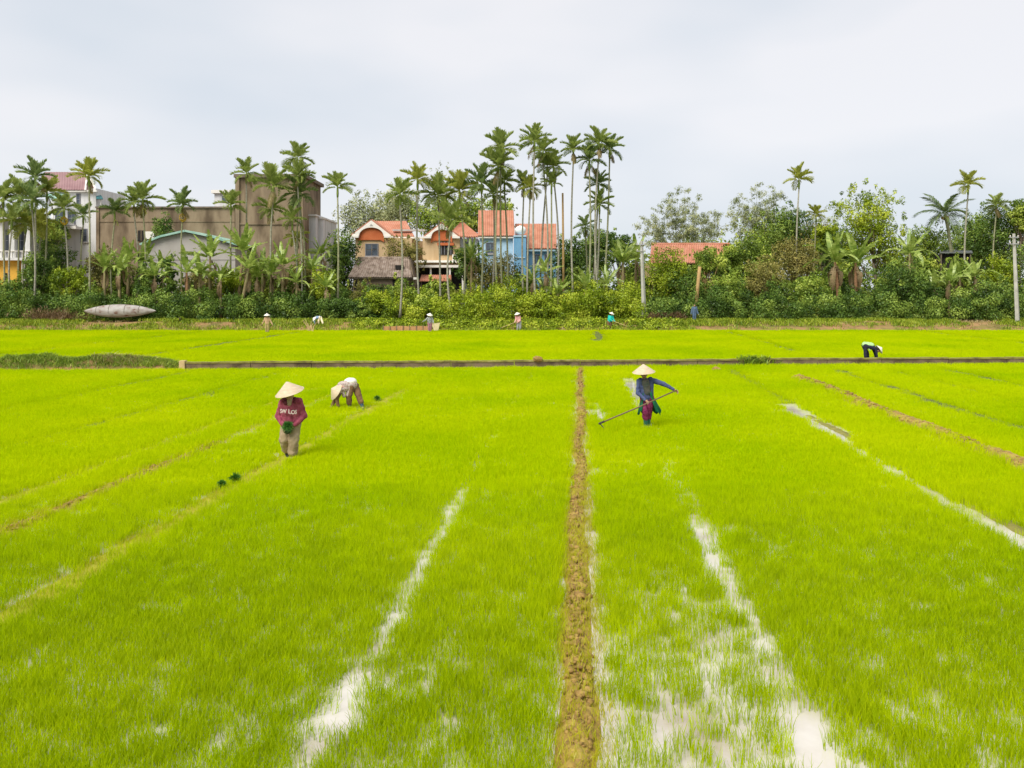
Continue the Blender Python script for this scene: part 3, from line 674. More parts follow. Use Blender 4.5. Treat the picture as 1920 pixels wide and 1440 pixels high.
# shed with a shallow green roof
h = root('barn', base_of(352, 95), 'pale grey barn with shallow pitched green edged roof', 'barn')
MB().prism([(268, 459), (300, 446), (346, 436), (395, 446), (441, 460), (441, 610), (268, 610)], 95, 10).build('wall', M['shed_wall'], h)
def roof_strip(pts, Y, d, t, name, mat, parent):
    q = MB()
    for (x0, y0), (x1, y1) in zip(pts[:-1], pts[1:]):
        q.slab([P(x0, y0, Y), P(x1, y1, Y), P(x1, y1, Y) + Vector((0, d, 0)), P(x0, y0, Y) + Vector((0, d, 0))], t)
    return q.build(name, mat, parent)
roof_strip([(262, 460), (300, 445), (346, 434.5)], 94.5, 11, .22, 'roof_slope', M['green_trim'], h)
roof_strip([(346, 434.5), (395, 445), (446, 461)], 94.5, 11, .22, 'roof_slope', M['green_trim'], h)
MB().rect(268.5, 486, 440.5, 487, 94.95, .1).build('wall_band', M['shed_wall'], h)
for x0 in (300, 345, 392): MB().rect(x0, 487.5, x0+1.5, 560, 94.96, .1).build('wall_joint', M['sill'], h)
# peach house with two arched red gables
YH = 99.0
h = root('peach_house', base_of(770, YH), 'peach two storey house with twin arched red and white gables', 'house')
block(h, 'wall', M['peach_wall'], 666, 446, 772, None, YH, 9)
block(h, 'side_wall', M['peach_wall'], 772.2, 452, 792, None, YH + 2.5, 6)
block(h, 'wall', M['peach_wall'], 792.3, 446, 862, None, YH, 8)
def gable(cx, top, half, eave, ar, Y, rgt=None):
    # white barge face with an arched opening, red infill set back, two tiled slopes behind
    arc = [(cx + ar * math.cos(t), eave + 2 - ar * .68 * math.sin(t)) for t in [math.pi * k / 14 for k in range(15)]]
    poly = [(cx - half, eave + 2), (cx, top), (cx + half, eave + 2)] + arc
    q = MB(); n = len(arc)
    outer = []
    for k in range(n):                            # outer edge point matching each arc point
        x = arc[k][0]
        xx = cx + (arc[k][0] - cx) * half / ar
        outer.append((xx, eave + 2 - (eave + 2 - top) * (1 - abs(xx - cx) / half)))
    for k in range(n - 1):
        a_, b_, c_, d_ = outer[k], outer[k+1], arc[k+1], arc[k]
        pts = [P(p[0], p[1], Y) for p in (a_, b_, c_, d_)]; back = [p + Vector((0, .5, 0)) for p in pts]
        q.add(pts + back, [(0, 1, 2, 3), (7, 6, 5, 4), (0, 4, 5, 1), (1, 5, 6, 2), (2, 6, 7, 3), (3, 7, 4, 0)])
    g = q.build('gable', M['white_trim'], h)
    MB().prism([(cx - ar - 1, eave + 14)] + [(cx - ar - 1, eave + 2)] + [(cx + (ar - .3) * math.cos(t), eave + 2 - (ar - .3) * .68 * math.sin(t)) for t in [math.pi - math.pi * k / 14 for k in range(15)]] + [(cx + ar + 1, eave + 2), (cx + ar + 1, eave + 14), (cx + ar*.75, eave + 10), (cx - ar*.75, eave + 10)], Y + .3, .28).build('arch_panel', M['brick_red'], g)
    MB().prism([(cx - 3, top + 10), (cx, top + 6), (cx + 3, top + 10)], Y - .05, .1).build('vent', M['sill'], g)
    for s in (-1, 1):
        e0, r0 = P(cx + s * (half + 3), eave + 2, Y + .1), P(cx, top - 1.5, Y + .1); d = Vector((0, 6, 0))
        ribbed_roof(h, 'roof_slope', M['tile_orange'], e0, e0 + d, r0 + d, r0, 14, .06, .12)
    MB().rect(cx - half - 3, eave + 2.2, cx - ar - 1, eave + 5.5, Y - .12, .7).build('eave_band', M['white_trim'], h)
    MB().rect(cx + ar + 1, eave + 2.2, cx + half + 3, eave + 5.5, Y - .12, .7).build('eave_band', M['white_trim'], h)
gable(696, 413, 38, 440, 23, YH - .5)
gable(828, 419, 31, 441, 19, YH - .5)
ribbed_roof(h, 'main_roof', M['tile_orange'], P(718, 443, YH + 1), P(777, 443, YH + 1), P(762, 415, YH + 5), P(700, 415, YH + 5), 16, .06, .1)
ribbed_roof(h, 'hip_roof', M['tile_orange'], P(838, 444, YH + .4), P(900, 444, YH + .4), P(868, 418, YH + 4), P(862, 418, YH + 4), 14, .06, .1)
MB().slab([P(900, 444, YH + .4), P(900, 444, YH + 8), P(868, 418, YH + 4.2), P(868, 418, YH + 4)], .1).build('hip_roof_side', M['tile_orange'], h)
block(h, 'wing_wall', M['white_wall'], 862.3, 447, 896, None, YH + 1.2, 6)
window(h, 686, 458, 708, 479, YH, 2, 2); window(h, 874, 455, 886, 472, YH + 1.2, 2, 2)
MB().rect(738, 444, 800, 447.5, YH + .6, .8).build('terrace_parapet', M['white_trim'], h)
MB().rect(736, 430, 796, 433, YH + 1.5, .5).build('terrace_rail', M['sill'], h)
f = MB().rect(823, 453, 849, 478, YH - .1, .2).build('window', M['dark_void'], h)
for x0 in (827, 833, 839, 845): MB().rect(x0, 453.2, x0+.9, 477.8, YH - .16, .08).build('bar', M['win_frame'], f)
MB().rect(820, 455, 851, 460, YH - .3, .25).build('lintel', M['brick_red'], h)
MB().rect(776, 488, 866, 492, YH - 1.2, 1.3).build('porch_slab', M['white_trim'], h)
MB().rect(768, 497, 872, 501.5, YH - 2.4, 3).build('porch_slab', M['white_trim'], h)
MB().rect(780, 501.6, 866, 545, YH - .12, .2).build('porch_shade_panel', M['dark_void'], h)  # dark panel on the wall, painted in place of the shade beneath the slab
for x0 in (772, 806, 842, 866): block(h, 'porch_column', M['white_trim'], x0, 501.6, x0 + 3, None, YH - 2.2, .2)
ac = MB().rect(848, 477, 861, 487.7, YH - .9, .5).build('air_conditioner', M['white_trim'], h)
MB().rect(850, 479, 857, 486, YH - .93, .06).build('fan_grille', M['win_frame'], ac)
ribbed_roof(h, 'porch_roof', M['tile_orange'], P(786, 527, YH - 4.5), P(846, 527, YH - 4.5), P(846, 516, YH - 2.9), P(790, 516, YH - 2.9), 14, .06, .08)
block(h, 'porch_roof_post', M['bark'], 789, 527.5, 791, None, YH - 4.2, .12); block(h, 'porch_roof_post', M['bark'], 842, 527.5, 844, None, YH - 4.2, .12)
# old shed with a sagging tiled roof
YS = 92.0
h = root('old_shed', base_of(712, YS), 'old shed with grey brown tiled roof in front of the peach house', 'shed')
block(h, 'wall', M['old_stone'], 662, 518, 766, None, YS, 4)
rf = ribbed_roof(h, 'roof', M['tile_old'], P(652, 520, YS - .5), P(772, 520, YS - .5), P(768, 484, YS + 2.2), P(672, 484, YS + 2.2), 26, .09, .1)
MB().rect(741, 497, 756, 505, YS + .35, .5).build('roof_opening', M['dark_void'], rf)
MB().tube([P(671, 483.5, YS + 2.2), P(769, 483.5, YS + 2.2)], .13, 8).build('ridge_cap', M['tile_old'], rf)
MB().prism([(766.3, 545), (766.3, 519), (769, 484), (776, 522), (776, 545)], YS + .4, 3.4).build('gable_wall', M['old_stone'], h)
MB().rect(775, 520, 781, 524, YS - .2, 1.5).build('eave_stub', M['white_trim'], h)
MB().rect(736, 524, 750, 560, YS - .05, .1).build('door', M['dark_void'], h); MB().rect(664, 527, 673, 543, YS - .05, .1).build('window', M['dark_void'], h)
MB().rect(655, 520.5, 766, 523, YS - .4, .25).build('eave_beam', M['bark'], h)
# blue house with orange roofs and a water tank
YB = 97.0
h = root('blue_house', base_of(970, YB), 'blue and white house under two bright orange tiled roofs', 'house')
block(h, 'wall', M['pale_blue'], 899, 443, 962, None, YB, 8)
ribbed_roof(h, 'roof', M['tile_orange'], P(896, 442, YB - .5), P(965, 442, YB - .5), P(963, 395, YB + 3.4), P(897, 395, YB + 3.4), 18, .06, .12)
MB().rect(896.5, 442.2, 965, 446.5, YB - .4, .5).build('fascia', M['white_trim'], h)
block(h, 'wall', M['blue_wall'], 987, 470, 1042, None, YB + .3, 8)
ribbed_roof(h, 'roof', M['tile_orange'], P(966, 466, YB - .2), P(1044, 466, YB - .2), P(1043, 420, YB + 3.6), P(966, 420, YB + 3.6), 20, .06, .12)
MB().rect(984, 466.5, 1044.5, 471, YB - .1, .5).build('fascia', M['pale_blue'], h)
block(h, 'stair_wall', M['blue_wall'], 963.3, 444, 986.5, None, YB - .9, 3.5)
MB().rect(962.8, 441, 987, 444, YB - 1, 3.7).build('parapet_cap', M['pale_blue'], h)
MB().rect(966, 482, 984, 484, YB - 1.0, .2).build('wall_band', M['pale_blue'], h)
window(h, 1000, 478, 1012, 494, YB + .3, 2, 2); window(h, 1022, 478, 1034, 494, YB + .3, 2, 2); window(h, 912, 456, 926, 474, YB, 2, 2)
c_ = P(976, 432, YB + .6)
t = root('water_tank', (c_.x, c_.y, P(976, 441, YB + .6).z), 'round white water tank on the blue house', 'tank')
q = MB().capsule(c_ - Vector((.16, 0, 0)), c_ + Vector((.16, 0, 0)), .50, .50, 18, 6); q.build('tank_body', M['tank_white'], t, True)
q = MB()
for s in (-.3, .3): q.box((c_.x + s - .06, c_.y - .3, P(976, 441, YB+.6).z), (c_.x + s + .06, c_.y + .3, c_.z - .4))
q.build('stand', M['win_frame'], t)
MB().tube([c_ + Vector((0, 0, .48)), c_ + Vector((0, 0, .58))], .16, 12).build('lid', M['tank_white'], t)
# low house with a long orange roof
YO = 93.0
h = root('orange_roof_house', base_of(1294, YO), 'low house with one long orange tiled roof among the trees', 'house')
block(h, 'wall', M['peach_wall'], 1226, 492, 1360, None, YO, 6)
ribbed_roof(h, 'roof', M['tile_orange'], P(1217, 493, YO - .6), P(1368, 493, YO - .6), P(1366, 458, YO + 3), P(1222, 458, YO + 3), 34, .07, .12)
MB().tube([P(1221, 457.5, YO + 3), P(1367, 457.5, YO + 3)], .14, 8).build('ridge_cap', M['tile_orange'], h)
MB().tube([P(1368.5, 493, YO - .6), P(1367, 457.5, YO + 3)], .14, 6).build('verge_cap', M['brick_red'], h)
MB().prism([(1360.2, 545), (1360.2, 493), (1364, 465), (1366, 493), (1366, 545)], YO + .8, 4).build('gable_wall', M['white_trim'], h)
MB().rect(1290, 496, 1304, 540, YO - .06, .1).build('door', M['dark_void'], h); window(h, 1322, 500, 1340, 518, YO, 2, 2)
# dark hut under the trees
h = root('dark_hut', base_of(1798, 92), 'dark hut with a flat grey sheet roof under the trees', 'hut')
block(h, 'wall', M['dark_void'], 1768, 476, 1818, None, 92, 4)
MB().slab([P(1762, 475, 91.4), P(1824, 475, 91.4), P(1822, 471, 96), P(1764, 471, 96)], .08).build('roof', M['grey_shed_roof'], h)
block(h, 'post', M['bark'], 1764, 473.5, 1766, None, 91.5, .12); block(h, 'post', M['bark'], 1819, 475.5, 1821, None, 91.5, .12)
# ------------------------------------------------------------------ vegetation builders
def unit(a): return a / np.maximum(np.linalg.norm(a, axis=-1, keepdims=True), 1e-9)
def leaf_cloud(blobs, n_per, size, seed, aspect=.5, up=.35, shell=.45, droop=.3, bias=None):
    """leaf shaped faces on the outside of each blob (cx,cy,cz,rx,ry,rz)"""
    r = np.random.default_rng(seed); B = np.asarray(blobs, dtype=float); nb = len(B)
    ar_ = B[:, 3] * B[:, 5]; cnt = np.maximum(4, (n_per * ar_ / np.mean(ar_[ar_ >= np.median(ar_)])).astype(int))
    idx = np.repeat(np.arange(nb), cnt); n = len(idx); b = B[idx]
    d = unit(r.normal(size=(n, 3))); rad = 1.04 - shell * r.uniform(0, 1, n)**1.8 + r.normal(0, .10, n)
    pos = b[:, :3] + d * rad[:, None] * b[:, 3:6]
    nor = unit(d * .75 + r.normal(size=(n, 3)) * .45 + np.array([0, 0, up]))
    t = r.normal(size=(n, 3)); t[:, 2] -= droop * 2; t = unit(t - nor * np.sum(t * nor, 1, keepdims=True)); s = np.cross(nor, t)
    L = size * r.uniform(.6, 1.35, n)[:, None]; W = L * aspect * r.uniform(.75, 1.25, n)[:, None]
    V = np.stack([pos - t*L*.5, pos + s*W*.5 - nor*L*.06, pos + t*L*.5 - nor*L*.12, pos - s*W*.5 - nor*L*.06], 1).reshape(-1, 3)
    bv = r.uniform(.0, .85, nb)[idx] if bias is None else np.asarray(bias)[idx]  # random clump tone; its spread also stands in for shade between clumps
    val = np.clip(bv * .75 + r.uniform(0, .36, n), 0, 1)
    return V, np.arange(n * 4).reshape(n, 4), np.repeat(val, 4)
def crown_blobs(c, rx, ry, rz, n, seed, br=(.26, .42), flat=.8):
    r = random.Random(seed); out = []
    k = min(rx, rz) if rz < rx else rx
    k = (rx * rz) ** .5
    for i in range(n):
        z_ = 1 - 2 * (i + .5) / n; a_ = i * 2.39996 + r.uniform(-.5, .5) + seed; w_ = math.sqrt(max(0, 1 - z_*z_))
        v = Vector((w_ * math.cos(a_), w_ * math.sin(a_), z_)) * (r.uniform(.8, 1.0) if i % 4 else r.uniform(.2, .6))
        q = k * r.uniform(*br)
        out.append((c[0] + v.x * max(rx - q*.85, .1 * rx), c[1] + v.y * max(ry - q*.85, .1 * ry), c[2] + v.z * max(rz - q*.6, .1 * rz), q * r.uniform(.9, 1.2), q * r.uniform(.9, 1.2), q * r.uniform(.65, .9) * flat / .8))
    for i in range(int(n * 1.3)):                           # stray sprigs that break the outline
        a_ = r.uniform(0, 6.283); z_ = r.uniform(-.5, 1.0); w_ = math.sqrt(max(0, 1 - z_*z_)); q = k * r.uniform(.05, .11); e_ = r.uniform(.93, 1.13)
        out.append((c[0] + w_ * math.cos(a_) * rx * e_, c[1] + w_ * math.sin(a_) * ry * e_, c[2] + z_ * rz * e_, q * r.uniform(.6, 1.1), q, q * r.uniform(.9, 1.9)))
    return out
def tree(name, label, cat, px, ytop, ybot, wpx, Y, mat, seed, n=16, per=170, size=.30, group=None, limb='bark', br=(.26, .42), aspect=.5, trunk_r=.14, bx=None, shell=.45, cut=None):
    """a broadleaf tree or shrub: crown between the pixel rows ytop and ybot, trunk and limbs down to the ground"""
    k = Y / FPX; c = P(px, (ytop + ybot) / 2, Y); rx = wpx * k / 2 * 1.08; rz = (ybot - ytop) * k / 2 * 1.03; n = int(n * 1.25); per = int(per * 1.5); size *= .86; ry = min(rx, 3.2) * .85
    base = base_of(px if bx is None else bx, Y)
    rt = root(name, base, label, cat, group)
    bl = crown_blobs(c, rx, ry, rz, n, seed, br)
    bl = [b_ for b_ in bl if b_[2] > GROUND + .1]
    V, Fc, val = leaf_cloud(bl, per, size, seed + 1, aspect, shell=shell)
    link('crown' if cat == 'tree' else 'foliage', np_mesh('crown', V - np.array(base), Fc, False, val), M[mat], rt)
    r = random.Random(seed + 2); q = MB()
    top = c + Vector((0, 0, -rz * .1)); bend = Vector((r.uniform(-.3, .3), r.uniform(-.3, .3), 0)) * rx * .3
    mid = base.lerp(top, .5) + bend
    q.tube([base - Vector((0, 0, .1)), base.lerp(mid, .5) + bend * .4, mid, top], [trunk_r, trunk_r * .85, trunk_r * .7, trunk_r * .3], 8)
    for b_ in sorted(bl, key=lambda b_: -b_[3])[:14]:
        e_ = Vector(b_[:3]); s_ = base.lerp(top, r.uniform(.35, .8)) + bend * .6
        m_ = s_.lerp(e_, .5) + Vector((0, 0, -.12 * (e_ - s_).length))
        q.tube([s_, m_, e_], [trunk_r * .45, trunk_r * .3, trunk_r * .12], 6)
    q.build('trunk' if cat == 'tree' else 'stems', M[limb], rt, True)
    return rt

# palm fronds, shared by every palm
def frond_mesh(name, L, leaflet, nl, arch, vee, mat, width=.10, droop=.25, seed=0, stalk=.12):
    r = np.random.default_rng(seed); V = []; Fq = []; val = []
    def rach(t):
        a = arch * t; return np.array([L * (math.sin(a) / arch if arch > 1e-3 else t), 0, -L * ((1 - math.cos(a)) / arch) if arch > 1e-3 else 0])
    for k in range(10):                                     # midrib
        t0, t1 = k / 10, (k + 1) / 10; a_, b_ = rach(t0), rach(t1); w0, w1 = .028 * (1 - .8*t0), .028 * (1 - .8*t1); i0 = len(V)
        V += [a_ + [0, -w0, 0], a_ + [0, w0, 0], b_ + [0, w1, 0], b_ + [0, -w1, 0]]; val += [.75] * 4; Fq.append((i0, i0+1, i0+2, i0+3))
    for side in (-1, 1):
        for k in range(nl):
            t = stalk + (1 - stalk) * (k + .5) / nl; p = rach(t); ll = leaflet * (math.sin(math.pi * (.12 + .80 * t)) ** .7) * r.uniform(.85, 1.15)
            sw = .35 + .75 * t; ang = vee + r.normal(0, .12)
            d = np.array([math.sin(sw) * .9, side * math.cos(sw) * math.cos(ang), math.cos(sw) * math.sin(ang)]); d /= np.linalg.norm(d)
            w = width * r.uniform(.8, 1.2); f = np.array([1.0, 0, -.2]); f = f - d * f.dot(d); f /= np.linalg.norm(f)
            m_ = p + d * ll * .55; e_ = p + d * ll + np.array([0, 0, -droop * ll]); i0 = len(V); v = float(np.clip(.45 + r.normal(0, .17), 0, 1))
            V += [p - f*w*.35, p + f*w*.35, m_ + f*w*.5, m_ - f*w*.5, e_ + f*w*.12, e_ - f*w*.12]; val += [v]*6
            Fq += [(i0, i0+1, i0+2, i0+3), (i0+3, i0+2, i0+4, i0+5)]
    me = np_mesh(name, np.array(V), np.array(Fq), False, val); me.materials.append(mat); return me
def frond_set(mt):
    return {'up': [frond_mesh('frond_up_%d' % i, 1.8, .60, 28, .45 + .15*i, .50, mt, .085, .12, 40 + i) for i in range(2)],
            'mid': [frond_mesh('frond_mid_%d' % i, 1.85, .64, 28, .8 + .2*i, .40, mt, .085, .25, 50 + i) for i in range(2)],
            'low': [frond_mesh('frond_low_%d' % i, 1.7, .60, 28, 1.15 + .2*i, .2, mt, .085, .4, 60 + i) for i in range(2)],
           }
FRS = [frond_set(M[k]) for k in ('palm', 'palm_yellow', 'palm_deep')]
FR = {'coco': [frond_mesh('frond_coconut_%d' % i, 3.6, .85, 34, .9 + .45*i, .1, M['coconut'], .085, .55, 70 + i) for i in range(3)]}
DEAD = frond_mesh('frond_dead', 1.6, .42, 20, .5, -.3, M['dead_palm'], .06, .7, 66)
spear_me = new_mesh('spear', *[(lambda q: (q.v, q.f))(MB().tube([(0, 0, 0), (0, 0, .5), (.03, 0, 1.0)], [.035, .03, .006], 6))][0]); spear_me.materials.append(M['crownshaft'])
fruit_q = MB(); _r = random.Random(4)
for i in range(46):
    a_ = _r.uniform(0, 6.28); z_ = _r.uniform(-.55, 0); rr = .26 * math.sin(math.pi * (-z_ / .55 * .85 + .1)); fruit_q.ball((rr*math.cos(a_), rr*math.sin(a_), z_), .055, 6, 4)
fruit_me = new_mesh('fruit_cluster', fruit_q.v, fruit_q.f, True); fruit_me.materials.append(M['fruit_yellow'])
stalk_q = MB()
for i in range(16):
    a_ = _r.uniform(0, 6.28); stalk_q.tube([(0, 0, 0), (.16*math.cos(a_), .16*math.sin(a_), -.05), (.26*math.cos(a_), .26*math.sin(a_), -.38)], [.02, .015, .008], 4)
stalk_me = new_mesh('flower_stalk', stalk_q.v, stalk_q.f); stalk_me.materials.append(M['flower_stalk'])

def areca(label, x, y, Y, bx=None, s=1.0, nf=10, fruit=None, droop=0.0, trunk='areca_trunk', by=None, seed=None, spread=1.0):
    """x, y: pixel where the fronds spring from; bx: pixel column of the trunk's foot"""
    rr = random.Random(seed if seed is not None else int(x * 7 + y * 13)); s *= rr.uniform(.92, 1.04); nf += rr.choice((2, 3, 4, 5)); fset = rr.choice((FRS[0], FRS[0], FRS[1], FRS[2])); spread *= rr.uniform(.82, 1.2); trunk = rr.choice((trunk, 'grey_trunk')) if trunk == 'areca_trunk' else trunk; bx = x if bx is None else bx
    base = base_of(bx, Y)
    if by is not None: base.z = P(bx, by, Y).z
    top = P(x, y, Y); rt = root('areca_palm', base, label, 'palm tree', 'slender areca palms of the village')
    H = top.z - base.z; sh = min(1.05, H * .25)
    pts = []; rad = []; bow = Vector((rr.uniform(-.45, .45), rr.uniform(-.3, .3), 0))
    low = top - Vector((0, 0, sh))
    for k in range(13):
        t = k / 12; pts.append(base.lerp(low, t) + bow * math.sin(math.pi * t)); rad.append((.105 - .035 * t + (.05 if k == 0 else 0)) * (1.0 if k % 2 else 1.06))
    MB().tube(pts, rad, 8).build('trunk', M[trunk], rt, True)
    MB().tube([low, low.lerp(top, .35), low.lerp(top, .8), top + Vector((0, 0, .1))], [.088, .125 * s, .10 * s, .06], 8).build('crownshaft', M['crownshaft'], rt, True)
    az = rr.uniform(0, 6.28)
    for k in range(nf):
        f = (k + .5) / nf; el = R_(80 - 84 * f ** 1.1 * spread - droop * 25 + rr.uniform(-9, 9)); az += 2.4 + rr.uniform(-.25, .25)
        kind = 'up' if f < .38 else ('mid' if f < .75 else 'low')
        o = bpy.data.objects.new('frond', rr.choice(fset[kind])); COL.objects.link(o); o.parent = rt
        o.location = top - base + Vector((0, 0, -.12 * f)); q = s * rr.uniform(.88, 1.08)
        o.rotation_euler = Euler((rr.uniform(-.35, .35), -el, az), 'XYZ'); o.scale = (q, q, q)
    for k in range(rr.choice((0, 0, 1, 1, 2))):
        o = bpy.data.objects.new('dead_frond', DEAD); COL.objects.link(o); o.parent = rt
        o.location = top - base + Vector((0, 0, -.25)); o.rotation_euler = Euler((0, R_(rr.uniform(35, 62)), rr.uniform(0, 6.28)), 'XYZ'); o.scale = (s * .9,) * 3
    o = bpy.data.objects.new('spear_leaf', spear_me); COL.objects.link(o); o.parent = rt; o.location = top - base; o.scale = (s, s, s * rr.uniform(.8, 1.3)); o.rotation_euler = (rr.uniform(-.1, .1), rr.uniform(-.1, .1), 0)
    if fruit:
        o = bpy.data.objects.new('fruit_cluster' if fruit == 'fruit' else 'flower_stalk', fruit_me if fruit == 'fruit' else stalk_me); COL.objects.link(o); o.parent = rt
        o.location = low - base + Vector((.12, -.18, .15)); o.scale = (1.25, 1.25, 1.5)
    return rt

# banana plants
def banana_leaf(name, L, hw, arch, tear, seed):
    r = np.random.default_rng(seed); V = []; Fq = []; val = []
    def mid(t):
        a = arch * t ** 1.3; return np.array([L * t * math.cos(a * .55), 0, -L * t * math.sin(a * .55)])
    n = 16
    for side in (-1, 1):
        sag = .15; gap = 0.0
        for k in range(n):
            t0, t1 = .10 + .90 * k / n, .10 + .90 * (k + 1) / n
            if r.uniform() < tear: sag = r.uniform(.0, .9); gap = .012
            else: gap = 0
            v = float(np.clip(r.normal(.55, .12), 0, 1))
            def edge(t):
                w = hw * (math.sin(math.pi * min(1, .10 + .88 * t)) ** .55); return mid(t) + np.array([.10 * t, side * w * math.cos(sag), w * (.25 - math.sin(sag))])
            i0 = len(V); V += [mid(t0), mid(t1), edge(t1 - gap), edge(t0 + gap)]; val += [v + .15, v + .15, v, v]; Fq.append((i0, i0+1, i0+2, i0+3))
    for k in range(8):
        t0, t1 = k / 8, (k + 1) / 8; a_, b_ = mid(t0), mid(t1); w0, w1 = .04 * (1 - .85*t0), .04 * (1 - .85*t1); i0 = len(V)
        V += [a_ + [0, -w0, .012], a_ + [0, w0, .012], b_ + [0, w1, .012], b_ + [0, -w1, .012]]; val += [.95]*4; Fq.append((i0, i0+1, i0+2, i0+3))
    me = np_mesh(name, np.array(V), np.array(Fq), True, val); me.materials.append(M['banana']); return me
BL = [banana_leaf('banana_leaf_%d' % i, 2.1, .25, (.4, .8, 1.25, 1.7)[i % 4], (.25, .45, .65, .6)[i % 4], 90 + i) for i in range(6)]
BD = banana_leaf('banana_leaf_dead', 1.6, .22, 1.2, .6, 99); BD.materials.clear(); BD.materials.append(M['banana_dry'])
def banana(label, x, ytop, Y, bx=None, s=1.0, nl=8, stem='banana_stem', seed=None, dead=2, tilt=0.0):
    """ytop: pixel row of the highest leaf tips"""
    rr = random.Random(seed if seed is not None else int(x * 3 + ytop)); s *= 1.15; nl += 3; bx = x if bx is None else bx
    base = base_of(bx, Y); top = P(x, ytop, Y) - Vector((0, 0, 1.65 * s))
    if top.z < base.z + .5: top.z = base.z + .5
    rt = root('banana_plant', base, label, 'banana plant', 'banana plants of the village')
    MB().tube([base - Vector((0, 0, .1)), base.lerp(top, .5), top], [.16 * s, .125 * s, .07 * s], 10).build('stem', M[stem], rt, True)
    az = rr.uniform(0, 6.28)
    for k in range(nl):
        f = (k + .4) / nl; el = R_(82 - 62 * f + rr.uniform(-8, 8)); az += 2.4 + rr.uniform(-.3, .3)
        o = bpy.data.objects.new('leaf', BL[(k + rr.randint(0, 2)) % 4] if f > .25 else BL[rr.choice((0, 4))]); COL.objects.link(o); o.parent = rt
        o.location = top - base + Vector((0, 0, -.10 * f)); q = s * rr.uniform(.8, 1.1)
        o.rotation_euler = Euler((rr.uniform(-.5, .5), -el, az), 'XYZ'); o.scale = (q, q, q)
    for k in range(dead):
        o = bpy.data.objects.new('dead_leaf', BD); COL.objects.link(o); o.parent = rt; o.location = top - base + Vector((0, 0, -.2)); o.scale = (s, s, s)
        o.rotation_euler = Euler((0, R_(48), rr.uniform(0, 6.28)), 'XYZ')
    return rt
def bamboo(label, x0, x1, ytop, ybot, Y, seed, ncul=26, per=26, size=.30):
    """clump of arching culms with sparse sprays of narrow leaves"""
    r = random.Random(seed); xc = (x0 + x1) / 2; base = base_of(xc, Y); rt = root('bamboo_clump', base, label, 'bamboo'); q = MB(); bl = []
    k = Y / FPX
    for i in range(ncul):
        tx = x0 + (x1 - x0) * (i + r.uniform(0, 1)) / ncul; edge = abs((tx - xc) / ((x1 - x0) / 2))
        ty = ytop + (ybot - ytop) * (.32 * edge ** 2 + r.uniform(0, .38)); yy = Y + r.uniform(-1.5, 1.5)
        tip = P(tx, ty, yy); foot = base + Vector(((tx - xc) * k * .25, r.uniform(-.6, .6), 0)); d = Vector(((tx - xc) * k * .3, 0, 0))
        ctrl = foot.lerp(tip, .6) - d + Vector((0, 0, .8)); pts = []
        for j in range(10):
            t = j / 9; pts.append(foot * (1-t)**2 + ctrl * 2*t*(1-t) + tip * t*t)
        q.tube(pts, [.045 * (1 - .8 * j / 9) for j in range(10)], 5)
        for j in range(4, 10):
            for _ in range(1 + (j > 6)):
                p = pts[j] + Vector((r.uniform(-.6, .6), r.uniform(-.5, .5), r.uniform(-.45, .25))); w = r.uniform(.28, .62)
                bl.append((p.x, p.y, p.z, w, w, w * r.uniform(.6, 1.0)))
    q.build('culms', M['bamboo_stem'], rt, True)
    V, Fc, val = leaf_cloud(bl, int(per * 2.3), size, seed + 1, .24, .2, .9, .6)
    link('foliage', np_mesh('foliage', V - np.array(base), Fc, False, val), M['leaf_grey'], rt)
    return rt
def undergrowth(name, label, spans, mat, seed, per=400, size=.19, rows=((79.0, 1.0), (81.5, 1.15), (84.5, 1.3)), step=1.15):
    """spans: (pixel x0, x1, pixel row of the top at the front row)"""
    r = random.Random(seed); bl = []
    for (x0, x1, yt) in spans:
        for (Y, hm) in rows:
            k = Y / FPX; n = max(1, int((x1 - x0) * k / step))
            for i in range(n):
                px = x0 + (x1 - x0) * (i + r.uniform(.1, .9)) / n; yy = Y + r.uniform(-1.1, 1.1)
                top = P(px, yt, 79).z; top = GROUND + (top - GROUND) * hm * r.uniform(.62, 1.18); rad = r.uniform(.55, .95)
                z = top - rad * .6
                while z > GROUND - .15:
                    bl.append(((px - 960) / FPX * yy + r.uniform(-.4, .4), yy + r.uniform(-.3, .3), z, rad * r.uniform(.85, 1.15), rad * .9, rad * r.uniform(.6, .8))); z -= rad * .95
                if r.random() < .75:
                    sw = r.uniform(.10, .22); bl.append(((px - 960) / FPX * yy + r.uniform(-.6, .6), yy, top + r.uniform(-.1, .35), sw, sw, r.uniform(.25, .65)))
    V, Fc, val = leaf_cloud(bl, per, size, seed + 1, .55)
    o = link(name, np_mesh(name, V, Fc, False, val), M[mat]); return props(o, label, 'undergrowth', None, 'stuff')
# ------------------------------------------------------------------ undergrowth masses (front hedge line)
undergrowth('west_undergrowth', 'dark dense undergrowth along the bank around the overturned boat', [(-60, 60, 548), (60, 160, 560), (160, 300, 554), (300, 470, 552), (470, 640, 560), (640, 730, 556)], 'leaf_dark', 11)
undergrowth('middle_undergrowth', 'bright green undergrowth under the tall palm group', [(720, 860, 556), (860, 960, 540), (960, 1060, 556), (1060, 1210, 545)], 'leaf_lime', 12, rows=((78.0, .95), (80.5, 1.1), (83.5, 1.2)))
undergrowth('east_undergrowth', 'dark undergrowth under the trees beyond the concrete pole', [(1210, 1330, 565), (1330, 1480, 548), (1480, 1640, 558), (1640, 1800, 545), (1800, 1990, 556)], 'leaf_dark', 13)
undergrowth('inner_undergrowth', 'mixed greenery filling the gardens between the houses', [(-80, 200, 520), (200, 330, 512), (330, 440, 522), (440, 640, 506), (640, 900, 534), (900, 1220, 520), (1220, 1990, 500)], 'leaf_mid', 14, 150, .32, rows=((87.5, 1.0), (90.0, 1.05)), step=1.5)
